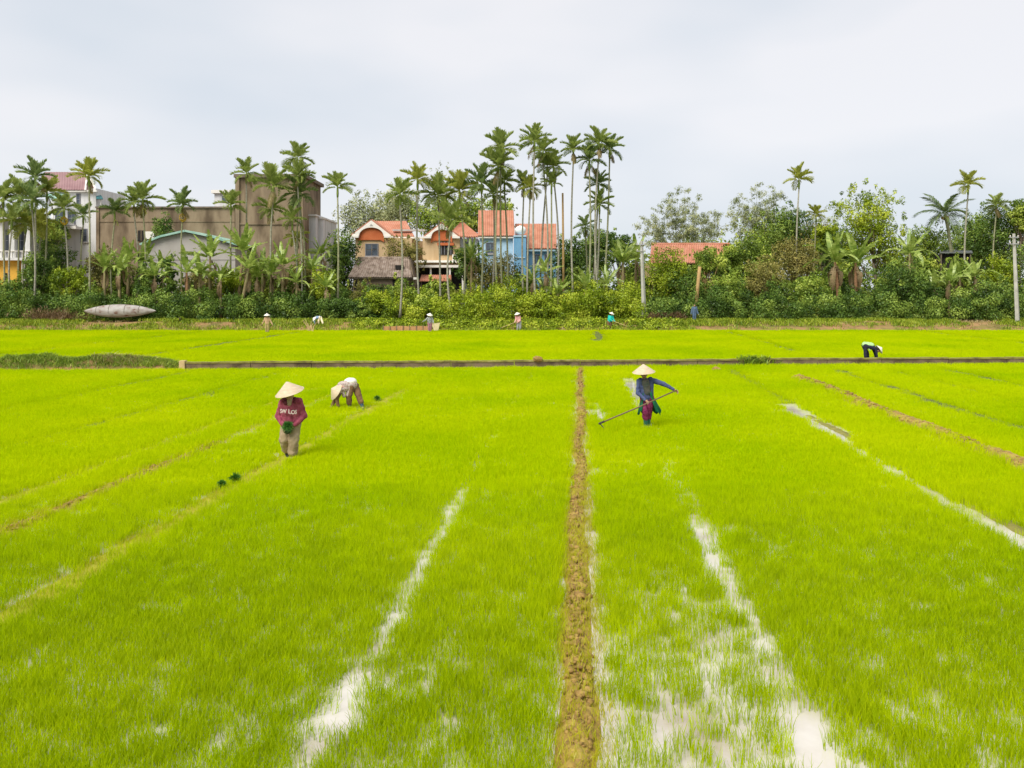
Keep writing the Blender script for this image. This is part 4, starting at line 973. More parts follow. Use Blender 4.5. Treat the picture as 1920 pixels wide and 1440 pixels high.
# weeds on the bank slope
bx_ = rng.uniform(-62, 62, 5200); by_ = rng.uniform(73.2, 79, 5200)
ns_ = fbm(bx_ * .22, by_ * .5, 91, 3); keep = (ns_ > .34) & ((by_ > 75.0) | (rng.uniform(0, 1, 5200) < np.where(bx_ > 16, .15, .7)))
blades('bank_weeds', 'patchy green weeds on the far bank', np.stack([bx_, by_, bank_z(bx_, by_) + .02], 1)[keep], .32, .05, M['weed_lime'], 14, .24, .8, 21, 'weeds')
keep2 = (ns_ <= .38) & (rng.uniform(0, 1, 5200) < .35)
blades('bank_straw', 'dry straw and stubble on the far bank', np.stack([bx_, by_, bank_z(bx_, by_) + .02], 1)[keep2], .16, .04, M['straw'], 7, .25, 1.4, 22, 'straw')
mxx = rng.uniform(-14, 15, 900); myy = rng.uniform(74.2, 77.5, 900)
bl_ = [(x_, y_, float(z_) + .12, .42, .4, .30) for x_, y_, z_ in zip(mxx[:330], myy[:330], bank_z(mxx[:330], myy[:330]))]
V, Fc, val = leaf_cloud(bl_, 60, .20, 23, .6); o = link('bank_creeper', np_mesh('bank_creeper', V, Fc, False, val), M['leaf_lime']); props(o, 'low leafy creeper spilling down the bank to the rice edge', 'creeper', None, 'stuff')

# ------------------------------------------------------------------ far trees
T = tree
T('broadleaf_tree', 'dark tree beneath the white house windows', 'tree', 98, 440, 560, 90, 92, 'leaf_dark', 101)
T('broadleaf_tree', 'grey green tree between the white house and its palms', 'tree', 95, 395, 470, 60, 98, 'leaf_mid', 102, 10)
T('shrub', 'bright green rounded shrub at the foot of the white house', 'shrub', 132, 494, 556, 66, 84, 'leaf_lime', 103, 12, 200, .22)
T('broadleaf_tree', 'olive brown tree beside the concrete building corner', 'tree', 186, 462, 560, 62, 90, 'leaf_olive', 104, 12)
T('broadleaf_tree', 'dark little tree rising against the concrete building', 'tree', 305, 395, 470, 40, 98, 'leaf_dark', 105, 10, 110, .26)
T('columnar_tree', 'narrow dark columnar tree with reddish trunk', 'tree', 318, 474, 560, 27, 82, 'leaf_dark', 106, 14, 140, .2, limb='red_trunk', bx=306, br=(.2, .32), trunk_r=.11)
T('broadleaf_tree', 'tall dark tree just beyond the pale grey house', 'tree', 645, 425, 560, 66, 94, 'leaf_dark', 107, 18)
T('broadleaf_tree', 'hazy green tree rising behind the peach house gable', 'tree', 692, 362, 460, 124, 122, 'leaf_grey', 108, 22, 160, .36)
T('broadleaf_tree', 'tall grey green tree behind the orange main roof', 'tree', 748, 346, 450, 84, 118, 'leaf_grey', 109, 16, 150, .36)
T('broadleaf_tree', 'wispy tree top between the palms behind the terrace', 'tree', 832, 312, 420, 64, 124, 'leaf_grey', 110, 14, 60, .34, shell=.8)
T('broadleaf_tree', 'dense tree behind the second gable', 'tree', 815, 372, 450, 90, 116, 'leaf_mid', 111, 16, 150, .36)
T('broadleaf_tree', 'broad tree filling the gap beside the orange roof', 'tree', 880, 362, 450, 80, 114, 'leaf_mid', 112, 16, 150, .36)
T('broadleaf_tree', 'dark tree crown just above the tall orange roof', 'tree', 935, 370, 440, 66, 112, 'leaf_mid', 113, 14, 150, .34)
T('broadleaf_tree', 'grey leaved tree hiding the peach house terrace', 'tree', 768, 444, 520, 52, 95, 'leaf_olive', 114, 12, 130, .24, shell=.7)
T('broadleaf_tree', 'thin yellowish tree climbing the peach wall', 'tree', 738, 436, 510, 44, 96, 'leaf_olive', 115, 10, 70, .22, shell=.9)
T('broadleaf_tree', 'blue green tree between the peach and blue houses', 'tree', 878, 450, 540, 60, 92, 'leaf_dark', 116, 14)
T('broadleaf_tree', 'olive thicket at the feet of the tall palms', 'tree', 930, 470, 560, 90, 90, 'leaf_olive', 117, 16, 150, .26)
T('broadleaf_tree', 'round dark tree beyond the blue house', 'tree', 1070, 440, 550, 66, 96, 'leaf_dark', 118, 16)
T('broadleaf_tree', 'dark domed tree behind the palm trio', 'tree', 1118, 418, 520, 74, 104, 'leaf_dark', 119, 18)
T('broadleaf_tree', 'small domed tree nearest the concrete pole skyline', 'tree', 1160, 432, 500, 54, 104, 'leaf_dark', 120, 14)
T('broadleaf_tree', 'yellow green tree half hiding the long orange roof', 'tree', 1252, 456, 600, 84, 86, 'leaf_lime', 121, 22, 180, .24)
T('broadleaf_tree', 'leafy tree crowning the cut brown trunk', 'tree', 1326, 462, 516, 66, 85, 'leaf_mid', 122, 14, 150, .24, bx=1312, limb='orange_trunk', trunk_r=.17)
T('broadleaf_tree', 'dark bush below the long orange roof', 'tree', 1290, 505, 600, 80, 84, 'leaf_dark', 123, 18, 170, .24)
T('broadleaf_tree', 'dense dark tree beside the orange roof end', 'tree', 1405, 430, 560, 90, 94, 'leaf_mid', 124, 20)
T('broadleaf_tree', 'bright green tree in front of the feathery bamboo', 'tree', 1370, 452, 520, 60, 92, 'leaf_mid', 125, 12)
T('broadleaf_tree', 'dark pointed tree under the lone slender palm', 'tree', 1482, 384, 480, 80, 104, 'leaf_dark', 126, 18)
T('broadleaf_tree', 'brown olive tree with drooping leaves in the thicket', 'tree', 1492, 440, 540, 80, 90, 'leaf_olive', 127, 18, 190, .24)
T('broadleaf_tree', 'dull olive round tree low in the thicket', 'tree', 1435, 480, 570, 74, 86, 'leaf_olive', 128, 16, 180, .22)
T('broadleaf_tree', 'yellow tinged tree top beside the small palm', 'tree', 1548, 415, 480, 56, 100, 'leaf_lime', 129, 12)
T('broadleaf_tree', 'dark tree filling the gap behind the banana pair', 'tree', 1580, 420, 560, 80, 98, 'leaf_dark', 130, 18)
T('jackfruit_tree', 'tall yellow green tree with open clumped crown', 'tree', 1628, 350, 490, 120, 93, 'leaf_lime', 131, 30, 150, .28, br=(.18, .30), trunk_r=.2, bx=1652, shell=.6)
T('broadleaf_tree', 'lower yellow green boughs beneath the open clumped crown', 'tree', 1668, 430, 550, 80, 94, 'leaf_lime', 132, 16, 120, .28, shell=.7)
T('broadleaf_tree', 'medium green tree in front of the coconut palm', 'tree', 1738, 420, 530, 78, 95, 'leaf_mid', 133, 20, 160, .28)
T('broadleaf_tree', 'big dark rounded bush covered with creepers', 'tree', 1690, 482, 600, 110, 82, 'leaf_dark', 134, 26, 200, .24)
T('broadleaf_tree', 'dark tree wall behind the dark hut', 'tree', 1815, 410, 540, 110, 102, 'leaf_dark', 135, 22)
T('broadleaf_tree', 'tall dark tree behind the leaning end pole', 'tree', 1880, 378, 520, 100, 100, 'leaf_dark', 136, 22)
T('broadleaf_tree', 'pale leafy tree top cut by the frame edge', 'tree', 1915, 366, 440, 50, 98, 'leaf_mid', 137, 12)
T('broadleaf_tree', 'yellow green bush beside the leaning end pole', 'tree', 1876, 476, 560, 60, 86, 'leaf_lime', 138, 14, 170, .24)
T('broadleaf_tree', 'dark bush at the foot of the leaning end pole', 'tree', 1860, 520, 600, 90, 82, 'leaf_dark', 139, 18, 180, .24)
T('broadleaf_tree', 'dark hillock of leaves beyond the leaning pole', 'tree', 1945, 440, 600, 90, 88, 'leaf_dark', 140, 18, 180, .26)
T('broadleaf_tree', 'dark green bush behind the dry brush heap', 'tree', 1360, 510, 595, 70, 83, 'leaf_mid', 141, 16, 180, .24)
T('broadleaf_tree', 'mid green bush between the olive trees and bananas', 'tree', 1520, 510, 595, 70, 83, 'leaf_mid', 142, 16, 180, .24)
T('shrub', 'round dark shrub behind the stooping person on the bank', 'shrub', 622, 556, 602, 54, 79.5, 'leaf_dark', 143, 12, 220, .2)
T('shrub', 'yellow green shrub in front of the old shed', 'shrub', 700, 540, 596, 70, 80, 'leaf_lime', 144, 14, 200, .2)
T('shrub', 'dark shrub touching the slanting pale trunk', 'shrub', 676, 560, 604, 46, 79, 'leaf_dark', 145, 10, 200, .2)
T('shrub', 'glossy green shrub behind the checked shirt person', 'shrub', 800, 548, 606, 60, 80, 'leaf_mid', 146, 14, 200, .22)
T('shrub', 'lush lime shrub below the tallest palm', 'shrub', 1010, 545, 606, 80, 79, 'leaf_lime', 147, 16, 200, .22)
T('shrub', 'leafy shrub right behind the turquoise worker', 'shrub', 1120, 540, 604, 70, 80, 'leaf_lime', 148, 16, 200, .22)
T('shrub', 'small bright weed bush near the boat stern', 'shrub', 335, 590, 612, 22, 76.5, 'leaf_lime', 149, 6, 140, .14)
for i, (x, yt, w, Y, mt) in enumerate([(30, 430, 150, 112, 'leaf_dark'), (620, 440, 60, 112, 'leaf_mid'), (1090, 455, 110, 118, 'leaf_dark'), (1190, 470, 70, 112, 'leaf_mid'), (1300, 418, 150, 116, 'leaf_mid'), (1440, 405, 160, 118, 'leaf_mid'), (1550, 412, 150, 116, 'leaf_dark'), (1700, 440, 150, 118, 'leaf_mid'), (1850, 405, 170, 118, 'leaf_dark')]):
    T('broadleaf_tree', ['rearmost dark tree behind the gallery house', 'rearmost tree seen beside the pale grey house', 'rearmost dark trees line beyond the blue house', 'rearmost low tree beyond the concrete pole', 'rearmost tree under the feathery bamboo tops', 'rearmost tree under the second bamboo clump', 'rearmost dark tree behind the small palm', 'rearmost tree below the open sky gap', 'rearmost dark tree behind the hut roof'][i], 'tree', x, yt, 580, w, Y, mt, 160 + i, 20, 150, .38)
bamboo('feathery grey green bamboo clump above the long orange roof', 1203, 1352, 352, 520, 106, 201, 42, 30)
bamboo('second feathery bamboo clump beside the lone slender palm', 1366, 1490, 340, 500, 110, 202, 34, 30)
bamboo('sparse bamboo tops behind the yellow tinged tree', 1516, 1582, 388, 480, 112, 203, 10, 18)

# ------------------------------------------------------------------ areca palms
A = areca
A('areca palm cut by the frame edge before the gallery house', 6, 372, 88, 12, s=1.25)
A('areca palm with thick crown above the gallery roof', 36, 368, 90, 34, s=1.25)
A('tallest areca palm of the cluster before the white house', 66, 332, 86, 68, s=1.2)
A('leaning crowned areca palm touching the mauve roof', 88, 360, 88, 78, droop=.3, s=1.2)
A('areca palm with crown just under its tallest neighbour', 60, 374, 84, 62, droop=.2, s=1.25)
A('short areca palm over the white gallery columns', 22, 412, 86, 26, s=1.15)
A('short dense areca palm in the middle of the gallery cluster', 48, 420, 88, 48, s=1.15, droop=.3)
A('low areca palm with drooping fronds beside the gallery', 78, 418, 90, 72, s=1.1, droop=.4)
A('areca palm with bright yellow fruit before the white house', 120, 390, 86, 121, fruit='fruit')
A('lone tall areca palm standing before the white house wall', 167, 330, 83, 167, s=1.1)
A('young areca palm with few stiff fronds on the white wall', 156, 404, 95, 157, s=1.0, nf=5)
A('small areca palm with yellow crownshaft at the concrete corner', 215, 396, 86, 214, s=.85, fruit='flower')
A('first of two touching areca palms on the concrete wall', 251, 380, 86, 256, s=.95, fruit='flower')
A('second of two touching areca palms, taller and yellow shafted', 268, 374, 85, 268, s=1.15, fruit='flower')
A('areca palm with orange fruit above the barn roof', 342, 384, 85, 343, s=.98, fruit='fruit')
A('areca palm before the joint of wall and tower', 433, 384, 85, 434, s=.98)
A('yellow crowned areca palm topping the tower corner', 462, 325, 87, 463, s=1.0)
A('areca palm with heavy crown in front of the tower', 512, 350, 84, 513, s=1.3)
A('lower drooping areca palm in front of the tower', 508, 392, 86, 506, s=.95, droop=.4, fruit='flower')
A('tallest areca palm beside the concrete tower', 557, 296, 86, 553, s=1.1)
A('second areca crown under the tallest one by the tower', 558, 330, 84, 566, s=1.0)
A('third areca crown down the tower edge', 562, 362, 85, 570, s=1.2, droop=.2)
A('small low areca palm at the tower foot', 548, 412, 84, 552, s=.85, droop=.3)
A('drooping bunch crowned areca palm at the tower foot', 556, 444, 87, 558, s=.75, droop=.8)
A('lone areca palm between the pale house and peach house', 633, 350, 83, 632, s=1.0)
A('areca palm whose pale trunk slants down to the bank', 750, 364, 80, 750, s=.95, by=597)
A('tall areca palm before the peach house terrace', 783, 336, 82, 788, s=1.0)
A('areca palm left of the second peach gable', 822, 366, 84, 826, s=1.25)
A('areca palm crowning the second peach gable', 862, 358, 84, 865, s=1.25)
A('low areca palm with trunk reaching down to the bank', 845, 412, 80, 848, s=1.2, droop=.4)
A('areca palm beside the tall orange roof', 903, 344, 84, 900, s=1.25)
A('areca palm partly hidden behind the orange roof palm', 926, 364, 87, 920, s=1.0, droop=.3)
A('topmost areca palm above the tall orange roof', 939, 280, 85, 943, s=1.2)
A('second areca palm above the tall orange roof', 934, 312, 84, 935, s=1.2)
A('third areca palm above the tall orange roof, partly hidden', 946, 340, 87, 952, s=.9, droop=.3)
A('bushy areca palm between the two orange roofs', 982, 345, 86, 983, s=.85)
A('bushy lower areca palm before the water tank', 994, 352, 84, 989, s=.8, droop=.2)
A('tallest areca palm of all with orange lower trunk', 1002, 264, 81, 1005, s=1.08, trunk='areca_trunk', by=592)
A('tall areca palm tucked behind the tallest one', 1018, 284, 84, 1022, s=1.0)
A('areca palm with arching crown before the second orange roof', 1038, 312, 84, 1040, s=1.0)
A('thin areca palm in the group before the second orange roof', 1026, 310, 86, 1012, s=.8, droop=.2)
A('lower areca palm in the group before the second orange roof', 1034, 344, 83, 1031, s=.8)
A('lone straight areca palm beyond the second orange roof', 1075, 280, 84, 1077, s=.88)
A('tallest areca palm of the eastern tall group', 1123, 268, 84, 1125, s=1.02)
A('curving trunk areca palm of the eastern tall group', 1143, 278, 85, 1128, s=1.0)
A('outer areca palm of the eastern tall group', 1105, 300, 84, 1100, s=.98)
A('second tier areca crown in the eastern tall group', 1122, 344, 86, 1112, s=.95)
A('lowest areca crown in the eastern tall group', 1124, 382, 85, 1116, s=.85, droop=.3)
A('short areca palm against the dark domed tree', 1098, 424, 92, 1098, s=.8)
A('lone slender areca palm rising over the eastern trees', 1498, 336, 90, 1500, s=.98)
A('small areca palm poking above the thicket', 1530, 402, 96, 1525, s=.75)
A('lone tall areca palm beside the coconut palm', 1815, 346, 88, 1812, s=1.0)
A('small areca palm on the skyline near the end pole', 1868, 384, 98, 1870, s=.9)
bt = root('palm_stump', base_of(1057, 84), 'bare headless palm trunk beside the blue house', 'palm trunk')
MB().tube([base_of(1057, 84), P(1056, 460, 84), P(1055, 362, 84)], [.13, .11, .09], 8).build('trunk', M['orange_trunk'], bt, True)
# coconut palm
top = P(1772, 402, 93); base = base_of(1786, 93); ct = root('coconut_palm', base, 'big coconut palm with long feathery drooping fronds', 'palm tree')
MB().tube([base, P(1784, 470, 93), P(1778, 430, 93), top], [.24, .2, .18, .15], 10).build('trunk', M['areca_trunk'], ct, True)
_r = random.Random(12); az = 0
for k in range(17):
    f = (k + .5) / 17; az += 2.4
    o = bpy.data.objects.new('frond', FR['coco'][min(2, int(f * 3))]); COL.objects.link(o); o.parent = ct; o.location = top - base
    o.rotation_euler = Euler((_r.uniform(-.2, .2), -R_(75 - 85 * f), az), 'XYZ'); o.scale = [(.95 + _r.uniform(-.08, .08)) * .92] * 3
q = MB()
for k in range(9): q.ball(top + Vector((.3 * math.cos(k * .7), .3 * math.sin(k * .7), -.3 - .08 * (k % 3))), .13, 8, 6)
q.build('coconuts', M['orange_trunk'], ct, True)

# ------------------------------------------------------------------ banana plants
Bn = banana
Bn('banana plant with a long bowed leaf at the concrete corner', 196, 466, 84, s=1.0)
Bn('upright banana plant against the lower concrete wall', 240, 452, 85, s=1.1)
Bn('banana plant with pale stiff leaves near the barn eave', 268, 452, 86, s=1.1)
Bn('small banana plant beside the columnar tree', 290, 486, 83, s=.85)
Bn('spreading banana plant in front of the barn wall', 350, 470, 81, s=1.1, stem='red_trunk')
Bn('banana plant with tall pale leaf before the barn', 394, 440, 84, s=1.15)
Bn('low banana plant under the barn eave', 414, 490, 82, s=.85)
Bn('leaning banana plant with dark upright leaf by the tower', 456, 425, 84, 444, s=1.25)
Bn('yellow leaved banana plant leaning before the tower', 466, 462, 81, 448, s=1.1)
Bn('banana plant in the shade of the heavy palm', 492, 470, 85, s=1.0)
Bn('banana plant beside the low tower palms', 530, 456, 83, s=1.1)
Bn('broad banana plant at the tower edge', 585, 470, 84, s=1.0)
Bn('dark banana plant against the pale grey wall', 602, 440, 88, s=1.05)
Bn('low banana clump under the lone palm', 612, 508, 81, s=.8)
Bn('banana plant between the second gable and its palms', 884, 446, 88, s=1.1)
Bn('banana plant below the blue house wall', 1000, 492, 85, s=.9)
Bn('yellow banana leaf clump beside the blue house', 1022, 480, 84, s=.8)
Bn('low banana clump at the foot of the headless trunk', 1046, 520, 82, s=.85)
Bn('low banana clump among the eastern tall palms', 1100, 505, 83, s=.95)
Bn('spreading banana plant next to the concrete pole', 1168, 450, 86, s=1.2, nl=10)
Bn('banana plant tucked behind the concrete pole', 1192, 448, 89, s=1.1)
Bn('low banana plant before the spreading one', 1138, 500, 84, s=.9)
Bn('tall banana plant with brown trunk in the eastern thicket', 1566, 442, 83, 1576, s=1.35, nl=9, stem='red_trunk', dead=4)
Bn('blue green banana plant next to the brown trunked one', 1604, 446, 84, 1606, s=1.3, nl=8, stem='red_trunk', dead=4)
Bn('banana plant with white backed leaves by the clumped tree', 1706, 432, 88, s=1.25)
Bn('small upright banana plant beneath the coconut palm', 1800, 490, 84, s=.9)
Bn('yellow green banana plant near the dark hut', 1780, 494, 83, s=.9)
Bn('upright leaved banana plant beside the hut palm', 1828, 484, 85, s=.95)
T('broadleaf_tree', 'dense bush screening the dark hut', 'tree', 1800, 478, 560, 60, 88, 'leaf_mid', 150, 12, 180, .24)
Bn('low banana plant behind the creeper covered bush', 1752, 506, 84, s=.85)
Bn('pale young banana plant at the concrete building foot', 224, 470, 83, s=.95)
Bn('banana plant hidden behind the narrow columnar tree', 304, 470, 86, s=.95)
Bn('stiff leaved banana plant before the barn door side', 374, 478, 82, s=.95)
Bn('slim banana plant between the tower and heavy palm', 482, 488, 82, s=.85)
Bn('pale banana plant beneath the heavy tower palm', 508, 478, 84, s=1.0)
Bn('low leafy banana plant at the tower corner palms', 556, 500, 82, s=.8)
# mid-height greenery in front of the western buildings
T('broadleaf_tree', 'leafy mid green tree under the small corner palm', 'tree', 226, 484, 560, 56, 87, 'leaf_mid', 301, 12, 150, .24)
T('broadleaf_tree', 'dark leafy tree under the two touching palms', 'tree', 278, 492, 566, 50, 84, 'leaf_dark', 302, 12, 150, .24)
T('broadleaf_tree', 'olive leafy tree hiding the barn wall foot', 'tree', 382, 498, 566, 60, 86, 'leaf_olive', 303, 12, 150, .24)
T('broadleaf_tree', 'bright leafy tree before the barn corner', 'tree', 428, 494, 566, 50, 84, 'leaf_lime', 304, 12, 150, .22)
T('broadleaf_tree', 'mid green tree at the foot of the tower', 'tree', 486, 486, 566, 60, 88, 'leaf_mid', 305, 14, 150, .24)
T('broadleaf_tree', 'olive tree between the tower palms and pale house', 'tree', 572, 488, 570, 56, 86, 'leaf_olive', 306, 12, 150, .24)
T('broadleaf_tree', 'bright green tree below the pale grey house', 'tree', 606, 500, 572, 50, 83, 'leaf_lime', 307, 12, 150, .22)
T('broadleaf_tree', 'dark tree filling the corner beside the gallery', 'tree', 72, 470, 560, 56, 86, 'leaf_dark', 308, 14, 150, .24)
T('shrub', 'olive shrub half hiding the old shed wall', 'shrub', 690, 524, 590, 66, 86, 'leaf_olive', 309, 12, 160, .2)
T('shrub', 'leafy shrub below the shed gable', 'shrub', 752, 530, 592, 50, 84, 'leaf_mid', 310, 12, 160, .2)
T('broadleaf_tree', 'tall mid green tree on the skyline past the bamboo', 'tree', 1440, 396, 520, 90, 108, 'leaf_mid', 311, 18, 150, .3)
T('broadleaf_tree', 'tall olive tree on the skyline near the small palm', 'tree', 1520, 408, 520, 80, 106, 'leaf_olive', 312, 16, 150, .3)
T('broadleaf_tree', 'tall dark tree on the skyline beside the coconut palm', 'tree', 1835, 388, 500, 80, 106, 'leaf_mid', 313, 16, 150, .3)
# ------------------------------------------------------------------ poles, boat and small things on the bank
M['pole'] = rough_mat('pole_concrete', [(.3, (.36, .34, .30)), (.7, (.52, .50, .46))], 1.5, rough=.85)
M['steel'] = plain('galvanised_steel', (.30, .30, .31), .4)
M['insulator'] = plain('insulator', (.55, .50, .45), .3)
def pole(label, x0, y0, x1, y1, Y):
    b_ = P(x1, y1, Y); b_.z = GROUND - .2; t_ = P(x0, y0, Y); rt = root('utility_pole', b_, label, 'utility pole', 'concrete utility poles')
    MB().tube([b_, b_.lerp(t_, .5), t_], [.21, .18, .14], 4).build('shaft', M['pole'], rt)
    for dz in (.35, .95):
        c_ = t_ - Vector((0, 0, dz)); MB().tube([c_ + Vector((-.5, -.16, 0)), c_ + Vector((.35, -.16, 0))], .045, 6).build('crossarm', M['steel'], rt)
        for s in (-.42, .28): MB().tube([c_ + Vector((s, -.16, 0)), c_ + Vector((s, -.16, .12)), c_ + Vector((s, -.16, .2))], [.03, .06, .04], 8).build('insulator', M['insulator'], rt)
pole('grey concrete utility pole in front of the long orange roof', 1203, 452, 1208, 600, 79)
pole('leaning concrete utility pole near the frame edge', 1901, 438, 1908, 606, 76.5)
st = root('cut_trunk', base_of(1306, 82), 'cut pale brown trunk slanting under the leafy crown', 'tree trunk')
MB().tube([base_of(1304, 82), P(1308, 540, 82), P(1312, 500, 82)], [.2, .17, .16], 9).build('trunk', M['orange_trunk'], st, True)

# overturned boat
M['boat'] = rough_mat('boat_hull', [(.34, (.16, .08, .055)), (.42, (.30, .26, .235)), (.6, (.40, .37, .35)), (.8, (.46, .43, .42))], 1.1, rough=.8, bump=.25, bscale=8, stretch=(1.2, 1, 2.2))
bc = P(225, 584, 77.2); br = root('overturned_boat', (bc.x, bc.y, GROUND - .1), 'overturned grey weathered wooden boat lying on the bank', 'boat')
q = MB(); vs = []; fs = []; NS, NR = 33, 17
for i in range(NS):
    t = -1 + 2 * i / (NS - 1); w = (1 - abs(t) ** 2.0) ** .85; hw, hh = .58 * w + .012, .63 * w + .012; cz = .06 * t * t
    for j in range(NR):
        a_ = math.pi * (-.28 + 1.56 * j / (NR - 1)); vs.append((bc.x + 3.25 * t, bc.y + hw * math.cos(a_), bc.z + cz + hh * math.sin(a_)))
for i in range(NS - 1):
    for j in range(NR - 1): fs.append((i*NR+j, i*NR+j+1, (i+1)*NR+j+1, (i+1)*NR+j))
hull = q.add(vs, fs).build('hull', M['boat'], br, True)
md = hull.modifiers.new('thickness', 'SOLIDIFY'); md.thickness = .03
for j, s in ((0, 1), (NR - 1, -1)):
    MB().tube([Vector(vs[i*NR + j]) for i in range(NS)], .035, 6).build('gunwale', M['bark'], br, True)
for f_ in (.2, .4, .6, .8):
    i = int(f_ * (NS - 1)); MB().tube([Vector(vs[i*NR + j]) * 1 + Vector((0, -.012 * math.cos(0), .012)) for j in range(2, NR - 2)], .016, 5).build('plank_seam', M['bark'], br)

# reed mat fence, board, dry stalks, dry brush heap
M['mat'] = rough_mat('reed_mat', [(.3, (.36, .17, .07)), (.7, (.50, .29, .14))], 3.0, rough=.9, stretch=(6, 1, .5))
M['board'] = plain('pale_board', (.62, .52, .30), .8)
g0 = GP(718, 622, 0)
mf = root('mat_fence', (P(765, 622, 72.6).x, 72.6, 0), 'low red brown mat fence at the far field edge', 'fence')
for k in range(7):
    xa, xb = 719 + k * 12.4, 719 + (k + 1) * 12.4 - .5
    MB().prism([(xa, 622.5), (xa, 611.5 + .5 * math.sin(k * 2)), (xb, 611.5 + .5 * math.sin(k * 2 + 1)), (xb, 622.5)], 72.6 + .03 * (k % 2), .04).build('mat_panel', M['mat'], mf)
for k in range(8): MB().rect(718 + k * 12.4, 609.5, 719 + k * 12.4, 623, 72.55, .05).build('stake', M['bark'], mf)
bd = root('pale_board', (P(819, 620, 72.3).x, 72.3, 0), 'pale yellow tapering basket board next to the mat fence', 'board')
MB().prism([(814, 621), (809, 607), (825, 605), (821, 622)], 72.3, .08).build('board_face', M['board'], bd); MB().rect(816, 620, 818, 624, 72.35, .06).build('board_stake', M['bark'], bd)
dp = GP(582, 623, 0); ds = root('dry_corn_stalks', dp, 'bundle of pale dry stalks leaning on the bank edge', 'dry stalks')
_r = random.Random(9)
for k in range(9):
    a_ = _r.uniform(-.5, .6); MB().tube([dp + Vector((_r.uniform(-.3, .3), _r.uniform(-.1, .1), 0)), dp + Vector((a_ * .6, 0, .5)), dp + Vector((a_ * 1.3, _r.uniform(-.2, .2), _r.uniform(.7, 1.15)))], [.035, .03, .012], 5).build('stalk', M['post_tan'], ds)
hp = P(1246, 596, 78.2); hx = []
_rn = np.random.default_rng(5)
for k in range(420): hx.append((hp.x + _rn.normal(0, .85), 78.0 + _rn.normal(0, .35), GROUND - .1 + abs(_rn.normal(0, .38)) * max(.1, 1 - abs(_rn.normal(0, .4)))))
blades('dry_brush', 'heap of reddish brown dry brush beside the concrete pole', hx, .4, .035, M['leaf_brown'], 8, .2, 1.3, 6, 'brush')
# dead brown scrub beside the boat
hx = [(P(110, 590, 78).x + _rn.normal(0, 1.3), 77.8 + _rn.normal(0, .4), GROUND + abs(_rn.normal(0, .35))) for k in range(300)]
blades('brown_scrub', 'brown withered scrub beside the boat bow', hx, .45, .035, M['leaf_brown'], 7, .2, 1.0, 7, 'scrub')
for i, (x, y, sz, lb) in enumerate([(1008, 674, .17, 'small dark clod sitting on top of the low wall'), (1343, 692, .14, 'brown clod lying in the rice before the wall')]):
    p = GP(x, 690 if i == 0 else y + 4, 0); p.z = .40 if i == 0 else .08
    q = MB().ball(p, (sz * 1.4, sz, sz * .8), 10, 6); r2 = random.Random(i)
    for v in q.v: v += Vector((r2.uniform(-.03, .03), r2.uniform(-.03, .03), r2.uniform(-.02, .03)))
    o = q.build('clod', M['clod'], None); props(o, lb, 'clod')

# ------------------------------------------------------------------ people
M['skin'] = plain('skin', (.38, .22, .14), .55, .08)
M['hair'] = plain('black_hair', (.012, .010, .009), .45)
M['hat'] = rough_mat('palm_leaf_hat', [(.3, (.50, .385, .26)), (.7, (.62, .50, .36))], 9.0, rough=.7, stretch=(1, 1, 3))
M['hat_white'] = plain('white_hat', (.80, .77, .68), .7, .05)
M['eye'] = plain('eye_dark', (.01, .01, .01), .3)
M['lip'] = plain('lip', (.30, .10, .08), .5)
def cloth(name, c, c2=None, scale=6.0): return rough_mat(name, [(.35, c), (.65, c2 or tuple(min(1, v * 1.35) for v in c))], scale, rough=.9, spec=.15, bump=.25, bscale=14)
M['maroon'] = cloth('maroon_sweater', (.20, .035, .06), (.34, .085, .12), 11); M['maroon_dark'] = cloth('maroon_hood', (.10, .02, .035), (.19, .045, .065)); M['pale_print'] = plain('pale_print', (.60, .50, .46), .9, .3, 30); M['khaki'] = cloth('khaki_trousers', (.27, .20, .12), (.38, .29, .19))
M['hoodie_dark'] = cloth('dark_purple', (.05, .02, .06)); M['black_boot'] = plain('black_boot', (.02, .02, .022), .4); M['grey_boot'] = plain('muddy_boot', (.22, .19, .15), .6)
M['navy'] = cloth('navy_jacket', (.05, .065, .15), (.09, .11, .22)); M['vest'] = cloth('grey_green_vest', (.045, .065, .055), (.12, .105, .09), 10)
M['green_cloth'] = cloth('green_apron', (.01, .10, .045), (.02, .16, .075)); M['magenta'] = cloth('magenta_trousers', (.12, .012, .05), (.30, .05, .14), 14); M['green_boot'] = plain('green_boot', (.03, .12, .09), .4)
M['beige_print'] = cloth('beige_print', (.26, .17, .14), (.58, .50, .46), 16); M['pink_cloth'] = cloth('pink_cloth', (.58, .33, .30)); M['brown_cloth'] = cloth('brown_trousers', (.13, .075, .04), (.2, .12, .06)); M['white_cloth'] = cloth('white_cloth', (.72, .66, .62), (.82, .77, .73)); M['blue_boot'] = plain('blue_boot', (.025, .06, .085), .5); M['dark_green_boot'] = plain('dark_green_boot', (.03, .07, .035), .4)
M['lime_cloth'] = cloth('lime_vest', (.34, .55, .22), (.45, .66, .32)); M['black_cloth'] = cloth('black_clothes', (.02, .02, .035)); M['olive_cloth'] = cloth('olive_clothes', (.30, .24, .10)); M['tan_cloth'] = cloth('tan_clothes', (.42, .27, .16))
